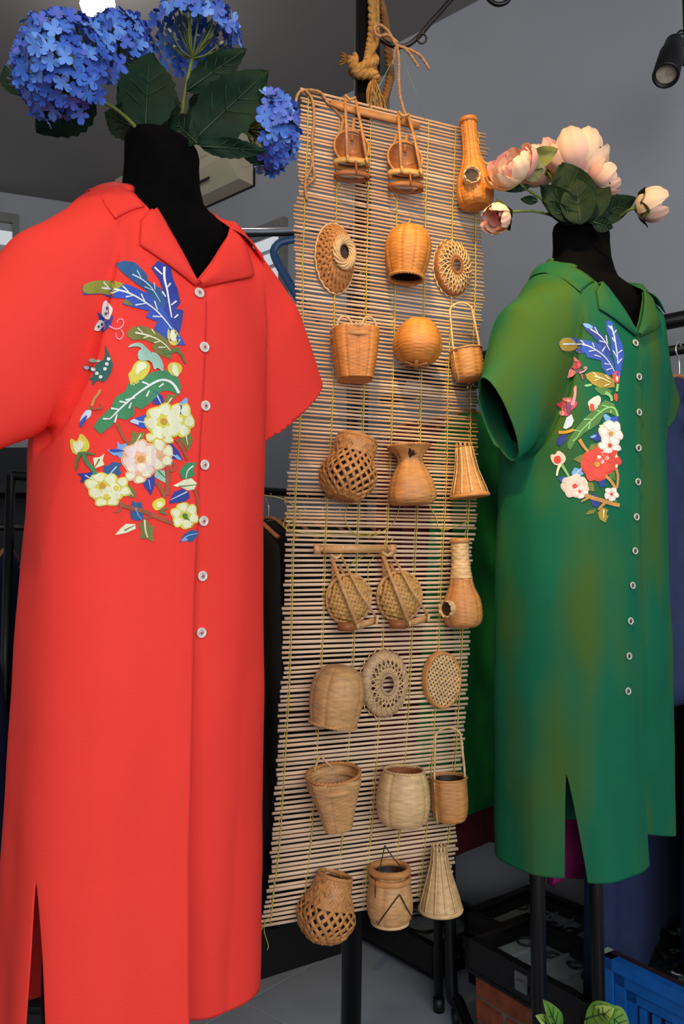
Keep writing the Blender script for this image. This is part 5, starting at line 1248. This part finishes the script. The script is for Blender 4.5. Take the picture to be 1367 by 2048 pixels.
# tube legs of the rack beside the hanging
lg = thing('tube_stand', 'black tubular stand with bent foot and caster right of the hanging', 'stand', tuple(PZ(893, 2022, 0)))
q1, q2 = PZ(877, 2022, .0), PZ(902, 2012, .03)
obj('leg', tube([Vector((q1.x,q1.y,0)), Vector((q1.x,q1.y,.9))], .0125, 12), m_blk, lg, world=True); obj('leg_cap', tube([Vector((q1.x,q1.y,0)), Vector((q1.x,q1.y,.035))], .0155, 12), m_blkp, lg, world=True)
q3 = q2+(E1*.9-E2*.4)*.22
obj('leg', tube(smoothpath([Vector((q2.x,q2.y,1.5)), Vector((q2.x,q2.y,.8)), Vector((q2.x,q2.y,.12)), q2+E1*.03+Vector((0,0,.02)), q3+Vector((0,0,.0))], 8), .0165, 12), m_blk, lg, world=True)
obj('crossbar', tube([Vector((q1.x,q1.y,.88)), Vector((q2.x,q2.y,.88))], .011, 10), m_blk, lg, world=True)
cw = q2+E1*.04; obj('caster', xf(lathe([(.001,-.01),(.018,-.01),(.02,0),(.018,.01),(.001,.01)], 18), Matrix.Translation((cw.x-.015,cw.y,.02)) @ Matrix.Rotation(R(90), 4, 'Y')), m_blkp, lg, world=True)
# right rack along the wall: coloured clothes
Rb = P(1352, 640, 2.12); zR = Rb.z
rr1 = rail('black metal double rack along the right wall behind the green dress', Rb-WD*.5, Rb+WD*.95, zR, False, 'wall_rack')
Rb2 = P(1352, 700, 2.02)
for o_, r0 in ((Rb, .022), (Rb2, .014)): obj('front_rail', tube([o_-WD*.5, o_+WD*.95], r0, 12), m_blk, rr1, world=True)
for s_ in (-.45, .9):
    obj('bracket', bar(Rb+WD*s_, Rb+WD*s_-WN*.30, .02, .03), m_blk, rr1, world=True); obj('bracket', bar(Rb2+WD*s_, Rb+WD*s_, .02, .02), m_blk, rr1, world=True)
zt = Rb2.z-.10
def rg(t_, off, label, hem, wsh, whem, mat, th, seed, sl=0., top=None):
    p = Vector((Rb2.x, Rb2.y, 0))+WD*t_+WN*off
    return garment(label, p, WN+WD*.12, top or zt, hem, wsh, whem, mat, th, seed, sleeve_=sl, group=None)
rg(.80, 0, 'dark maroon garment hanging beside the right edge of the bamboo hanging', .42, .2, .22, C_mar, .07, 31)
rg(.70, 0, 'second maroon garment, just left of the bottle green one', .35, .2, .24, C_mar, .08, 32)
rg(.58, .05, 'bottle green garment with pleated hem behind the green dress sleeve', .53, .17, .27, C_grn, .07, 33)
rg(.24, .02, 'magenta garment whose hem shows in the green dress slit', .43, .2, .2, C_mag, .06, 35)
rg(.36, 0, 'navy garment hanging behind the hem of the green dress', .45, .2, .2, C_nav, .06, 36)
rg(.10, .05, 'long denim blue dress reaching lowest on the right rack', .19, .2, .24, C_den, .11, 37)
rg(-.03, .08, 'denim jacket with hanging sleeves at the right edge of the photo', .9, .2, .22, C_den2, .10, 38, .45)
rg(-.10, -.02, 'dark denim shirt dress behind the jacket at the right edge', .32, .2, .26, C_den, .09, 39)
# ---------------------------------------------------------------- glass cases
m_case = M('case_leatherette', (20, 17, 18), .45, .25, 40., bump=.3, bscale=200); m_vel = M('case_lining', (188, 190, 190), .8, .08, 40.); m_steel = M('steel_clasp', (150, 148, 146), .3, .1, 30., metal=.8)
g = bpy.data.materials.new('case_glass'); g.use_nodes = True; gb = g.node_tree.nodes['Principled BSDF']; gb.inputs['Base Color'].default_value = (.9,.95,.95,1); gb.inputs['Transmission Weight'].default_value = 1; gb.inputs['Roughness'].default_value = .02; gb.inputs['IOR'].default_value = 1.1; m_cg = g
m_silver = M('tarnished_silver', (88, 88, 88), .35, .4, 60., metal=.7); m_bead = M('dark_beads', (26, 26, 28), .3)
def case(label, o, ex, L, ey, W, z0, z1, items, clasp=None):
    t = thing('display_case', label, 'display case', (o.x, o.y, z0)); h = z1-z0; r_ = random.Random(int(L*100))
    def part(name, a, b, c, d, e, f, m): return obj(name, rect_box(o+ex*a+ey*c, ex, b-a, ey, d-c, z0+e, z0+f), m, t, world=True, smooth=False)
    part('base', 0, L, 0, W, 0, .012, m_case)
    for nm, a in (('side', (0, L, 0, .016)), ('side', (0, L, W-.016, W)), ('end', (0, .016, 0, W)), ('end', (L-.016, L, 0, W))): part(nm, *a, .006, h*.58, m_case)
    part('tray', .016, L-.016, .016, W-.016, .012, h*.38, m_vel)
    for nm, a in (('lid_side', (-.003, L+.003, -.003, .02)), ('lid_side', (-.003, L+.003, W-.02, W+.003)), ('lid_end', (-.003, .02, -.003, W+.003)), ('lid_end', (L-.02, L+.003, -.003, W+.003))): part(nm, *a, h*.6, h, m_case)
    part('glass', .02, L-.02, .02, W-.02, h*.86, h*.9, m_cg)
    n = 5
    for i in range(1, n): part('divider', L*i/n-.003, L*i/n+.003, .018, W-.018, h*.38, h*.5, m_vel)
    if clasp: 
        part('clasp', clasp-.018, clasp+.018, -.008, -.003, h*.35, h*.85, m_steel); part('clasp_knob', clasp-.01, clasp+.01, -.014, -.008, h*.5, h*.66, m_steel)
    base = z0+h*.38
    def where(nm): return 'small %s in the %s case, %s compartment from the far end, %s half' % (nm, label.split(' case')[0].split()[-1], ORD[i % 5], 'near' if (i//5) % 2 == 0 else 'wall')
    for i in range(items):
        cx, cy = L*(i % 5+.5)/5+r_.uniform(-.015, .015), W*(.25+.5*((i//5) % 2))+r_.uniform(-.02, .02); p = o+ex*cx+ey*cy
        if i % 3 == 2:
            obj_ = ringtube(.022, 0, .0035, 22, 7); base_obj('bangle', xf(obj_, Matrix.Translation((p.x, p.y, base+.004))), m_silver if i % 2 else m_bead, where('bangle'), 'bangle', 'jewellery in the cases', smooth=True)
        else:
            pts = []; nb = 16; ax, ay = r_.uniform(.018, .03), r_.uniform(.012, .02); parts = []
            for k in range(nb):
                a = 2*math.pi*k/nb; c = Vector((p.x, p.y, base+.005))+ex*(ax*math.cos(a)*(1+.3*math.sin(2*a)))+ey*(ay*math.sin(a)); pts.append(c)
                parts.append(xf(lathe([(.0005,-.004),(.0038,-.002),(.0038,.002),(.0005,.004)], 8), Matrix.Translation(c)))
            base_obj('necklace', join(tube(pts, .0012, 5, closed=True), *parts), m_silver if r_.random() < .5 else m_bead, where('beaded necklace'), 'necklace', 'jewellery in the cases', smooth=True)
    return t
zc = .262; c0 = PZ(928, 1870, zc); c0.z = 0
case('black leatherette near case with glass lid on the brick plinth', c0, E1, .385, E2, .235, zc-.085, zc, 10, .20)
o2 = PZ(736, 1880, .03); o2.z = 0; E1b = Vector((.62, -.785, 0)).normalized(); E2b = Vector((.785, .62, 0)).normalized()
case('black leatherette far case with glass lid near the floor', o2-E1b*.06, E1b, .36, E2b, .30, .02, .115, 8)
dish = PZ(845, 1845, .07)
d_ = thing('jewellery_dish', 'small round pale dish with dark rim in the far case', 'dish', (dish.x, dish.y, .058))
obj('bowl', xf(lathe([(.001,0),(.05,0),(.058,.008),(.05,.006),(.001,.005)], 28), Matrix.Translation((dish.x, dish.y, .058))), m_vel, d_, world=True); obj('rim', xf(ringtube(.058, .008, .004, 28), Matrix.Translation((dish.x, dish.y, .058))), m_bead, d_, world=True)
far3 = PZ(905, 1762, .20)
case('black leatherette back case with glass lid below the maroon clothes', Vector((.36, 2.44, 0)), E1b, .30, E2b, .30, .12, .20, 10)
obj('riser', rect_box(Vector((.37, 2.43, 0)), E1b, .28, E2b, .28, 0, .12), m_blkp, None, smooth=False)
bpy.data.objects['riser'].name = 'riser_box'; tag(bpy.data.objects['riser_box'], 'plain black box raising the back jewellery case', 'box')
# brick plinth
m_brick = M('red_brick', (140, 70, 42), .9, .3, 25., bump=.6, bscale=90); m_mort = M('mortar', (120, 104, 92), .95, .2, 40., bump=.4)
pt_ = thing('brick_plinth', 'low red brick plinth under the near jewellery case', 'plinth', (c0.x, c0.y, 0))
bo_ = c0+E1*.02+E2*.012; obj('mortar_core', rect_box(bo_+E1*.006+E2*.006, E1, .345, E2, .195, 0, zc-.087), m_mort, pt_, world=True, smooth=False)
bh_ = (zc-.087)/3
for row in range(3):
    x = -.09 if row % 2 else 0
    while x < .357:
        a, b2 = max(0, x), min(.357, x+.19)
        if b2-a > .03:
            for y0, y1 in ((0, .09), (.115, .207)):
                V, Fc = box(a+.004, b2-.004, y0, y1, bh_*row+.004, bh_*(row+1)-.004, .004)
                obj('brick', ([Vector((bo_.x, bo_.y, 0))+E1*v[0]+E2*v[1]+Vector((0,0,v[2])) for v in V], Fc), m_brick, pt_, world=True, smooth=False)
        x += .195
# blue slatted frame
m_blue = M('blue_paint', (16, 92, 172), .35, .2, 14., bump=.2, bscale=60); m_pale = M('pale_green_wood', (150, 176, 160), .6, .15, 20.); m_dkr = M('dark_panel', (40, 18, 26), .6)
f0 = P(1207, 1908, 1.78); zf = f0.z; ft = thing('blue_shutter', 'blue painted wooden shutter with pale green edge standing on the floor', 'shutter', (f0.x, f0.y, 0))
o_ = Vector((f0.x, f0.y, 0))
def fb(name, a, b, z0, z1, y0, y1, m): return obj(name, rect_box(o_+E1*a+E2*y0, E1, b-a, E2, y1-y0, z0, z1), m, ft, world=True, smooth=False)
fb('edge_strip', -.016, 0, 0, zf, -.012, .034, m_pale); fb('panel', 0, .62, 0, zf, .016, .034, m_dkr)
for i, (d, dep) in enumerate(((0,-.006), (.026,0), (.05,.006))):
    fb('stile', d, d+.024, 0, zf-d*1.0, dep, .016, m_blue); fb('rail', d, .62, zf-d-.024, zf-d, dep, .016, m_blue)
for k in range(5): fb('slat', .082+k*.03, .082+k*.03+.014, 0, zf-.076, .004, .016, m_blue)
fb('bottom_rail', 0, .62, 0, .06, 0, .016, m_blue)
# crumpled black plastic bag
bm = bmesh.new(); bmesh.ops.create_icosphere(bm, subdivisions=5, radius=1)
bp_ = P(1320, 1945, 2.02)
for v in bm.verts:
    n_ = v.co.normalized(); r = 1+.22*vnoise(n_.x, n_.y, n_.z, 2.2)+.12*abs(vnoise(n_.x, n_.y, n_.z, 6))+.05*abs(vnoise(n_.x, n_.y, n_.z, 14))
    q = n_*r; v.co = Vector((q.x*.17, q.y*.14, max(-.10, q.z*.13)))
bm.verts.index_update(); VF = [Vector((bp_.x, bp_.y, 0))+v.co+Vector((0,0,.20)) for v in bm.verts], [[v.index for v in f.verts] for f in bm.faces]; bm.free()
base_obj('plastic_bag', VF, M('black_polythene', (14, 14, 16), .18, .2, 20., spec=.7), 'crumpled glossy black plastic bag below the denim clothes', 'bag', smooth=True)
bx_ = Vector((bp_.x, bp_.y, 0)); base_obj('storage_box', rect_box(bx_-WD*.2-WN*.11, WD, .32, WN, .22, 0, .10), m_blkp, 'long low black storage box under the plastic bag', 'box')
# plant in front
m_pot = M('terracotta', (150, 84, 56), .8, .2, 30.); m_poth = M('pothos_leaf', (86, 132, 46), .4, .35, 26.); m_poth2 = M('pothos_leaf_light', (158, 190, 92), .4, .3, 26.); m_soil = M('soil', (40, 28, 20), .95, .4, 60.)
pc = P(1165, 2130, 1.36); pl = thing('potted_pothos', 'potted green pothos with variegated leaves at the bottom edge', 'plant', (pc.x, pc.y, 0))
Tm = Matrix.Translation((pc.x, pc.y, 0)); zp = pc.z-.05
obj('pot', xf(lathe([(.001,.0),(.07,.0),(.085,zp*.9),(.095,zp*.9),(.097,zp),(.086,zp),(.08,zp-.03),(.001,zp-.03)], 32), Tm), m_pot, pl, world=True); obj('soil', xf(lathe([(.001,zp-.022),(.08,zp-.024)], 24), Tm), m_soil, pl, world=True)
for b_, tp, W_, mm in (((1120,2075),(1103,2008),40,m_poth), ((1110,2070),(1086,2030),34,m_poth2), ((1170,2040),(1230,2014),46,m_poth), ((1205,2022),(1262,2062),52,m_poth), ((1185,2052),(1215,2016),40,m_poth2), ((1140,2080),(1150,2060),40,m_poth), ((1225,2080),(1250,2050),40,m_poth2)):
    B0, T0 = P(*b_, 1.36), P(*tp, 1.33); lf = add_leaf(pl, B0, T0, W_/F*1.36, mm, m_rib, face=Vector((0,-.6,.8)), curl=.2, serr=0)
    obj('stem', tube(smoothpath([Vector((pc.x+(B0.x-pc.x)*.3, pc.y, zp-.02)), (Vector((pc.x, pc.y, zp))+B0)/2+Vector((0,0,.02)), B0], 4), .002, 6), m_stem, pl, world=True)
# ---------------------------------------------------------------- left background
rL = rail('black rack of hangers seen under the red sleeve', (-1.75, 2.9, 0), (-.95, 3.05, 0), 1.36)
for k in range(7):
    garment('%s garment, %s from the left on the rack under the red sleeve' % (('charcoal','navy','black')[k % 3], ORD[k]), (-1.65+k*.1, 2.92+k*.019, 0), (.1,-1,0), 1.27, .35, .2, .23, (C_chr, C_nav, C_blk)[k % 3], .06, 60+k, group='dark garments under the red sleeve')
garment('dark blue garment at the far left edge beside the red hem', P(-15, 1300, 2.0)-Vector((0,0,0)), (.4,-1,0), 1.0, .28, .16, .2, C_nav, .08, 80)
sl_ = thing('shelf_unit', 'tall black shelf unit at the far left under the red sleeve', 'shelf', (-1.75, 3.35, 0))
for nm, bx in (('upright', box(-2.2,-2.15,3.3,3.6,0,1.75)), ('upright', box(-1.28,-1.23,3.3,3.6,0,1.75)), ('shelf', box(-2.15,-1.28,3.3,3.6,1.52,1.56)), ('shelf', box(-2.15,-1.28,3.3,3.6,1.1,1.13)), ('back', box(-2.15,-1.28,3.57,3.6,0,1.75))): obj(nm, bx, m_blkp, sl_, world=True, smooth=False)
base_obj('storage_box', box(-.98,-.6,1.75,2.02,0,.28,.01), m_blkp, 'black box on the floor at the bottom left corner', 'box')
# ceiling lamp with two bulbs
m_bulb = M('lamp_bulb', (255, 252, 245), .4, .0, emit=9.)
cl = thing('ceiling_lamp', 'white ceiling lamp with two glowing bulbs at the top left', 'lamp', tuple(P(197, 0, 2.6)))
cp = P(196, 0, 2.62)
obj('canopy', xf(lathe([(.001,0),(.07,0),(.075,-.02),(.06,-.035),(.001,-.035)], 28), Matrix.Translation((cp.x, cp.y, CEIL))), m_wfr, cl, world=True)
for bx_, by_ in ((180, 5), (210, 1)):
    q = P(bx_, by_, 2.6); obj('bulb', xf(lathe([(.001,.055),(.013,.05),(.016,.035),(.030,.012),(.034,-.01),(.026,-.032),(.001,-.04)], 20), Matrix.Translation(q)), m_bulb, cl, world=True)
    obj('socket', tube([q+Vector((0,0,.04)), Vector((q.x, q.y, CEIL-.01))], .012, 10), m_wfr, cl, world=True)
light('ceiling_lamp_light', 'POINT', tuple(P(198, 50, 2.6)), (0,0,0), 5, (1, .95, .88), shadow_soft_size=.04)
# spotlight, top right
sp_ = thing('spotlight', 'black adjustable spotlight at the top right', 'lamp', tuple(P(1340, 160, 2.05)))
a_, b_ = P(1348, 84, 2.06), P(1331, 150, 1.98); ax = (b_-a_).normalized(); Lh = (b_-a_).length; k2 = 2.02/F
hm = zalign(ax, a_)
obj('head', xf(lathe([(.001,-4*k2),(14*k2,-2*k2),(19*k2,4*k2),(21*k2,40*k2),(25*k2,52*k2),(27*k2,Lh),(25*k2,Lh+2*k2),(21*k2,Lh+2*k2),(20*k2,Lh-8*k2)], 28), hm), m_blkp, sp_, world=True)
obj('lens', xf(lathe([(.001,Lh-6*k2),(20*k2,Lh-5*k2)], 24), hm), M('spot_lens', (186, 170, 150), .2, .2, 80.), sp_, world=True)
obj('bezel', xf(ringtube(24*k2, Lh+1*k2, 3.2*k2, 30), hm), m_blkp, sp_, world=True)
q = P(1372, 110, 2.08); obj('yoke', tube(smoothpath([P(1350,120,2.02), P(1368,125,2.04), q, P(1372,60,2.1), Vector((P(1372,60,2.1).x, P(1372,60,2.1).y, CEIL))], 5), .009, 10), m_blkp, sp_, world=True)
obj('cable', tube(smoothpath([a_-ax*.004]+[P(1362+10*math.cos(t), 86+14*math.sin(t)-t*1.0, 2.05+.004*t) for t in [i*.6 for i in range(20)]], 3), .0028, 6), m_blkp, sp_, world=True)

# ---------------------------------------------------------------- the layout above is in units of 0.86 m; bring the whole place to metres
S_ = .86
for o in COL.objects:
    if o.parent is None:
        o.location = o.location*S_
        if o.type != 'CAMERA': o.scale = o.scale*S_
        if o.type == 'LIGHT': o.data.energy *= S_*S_
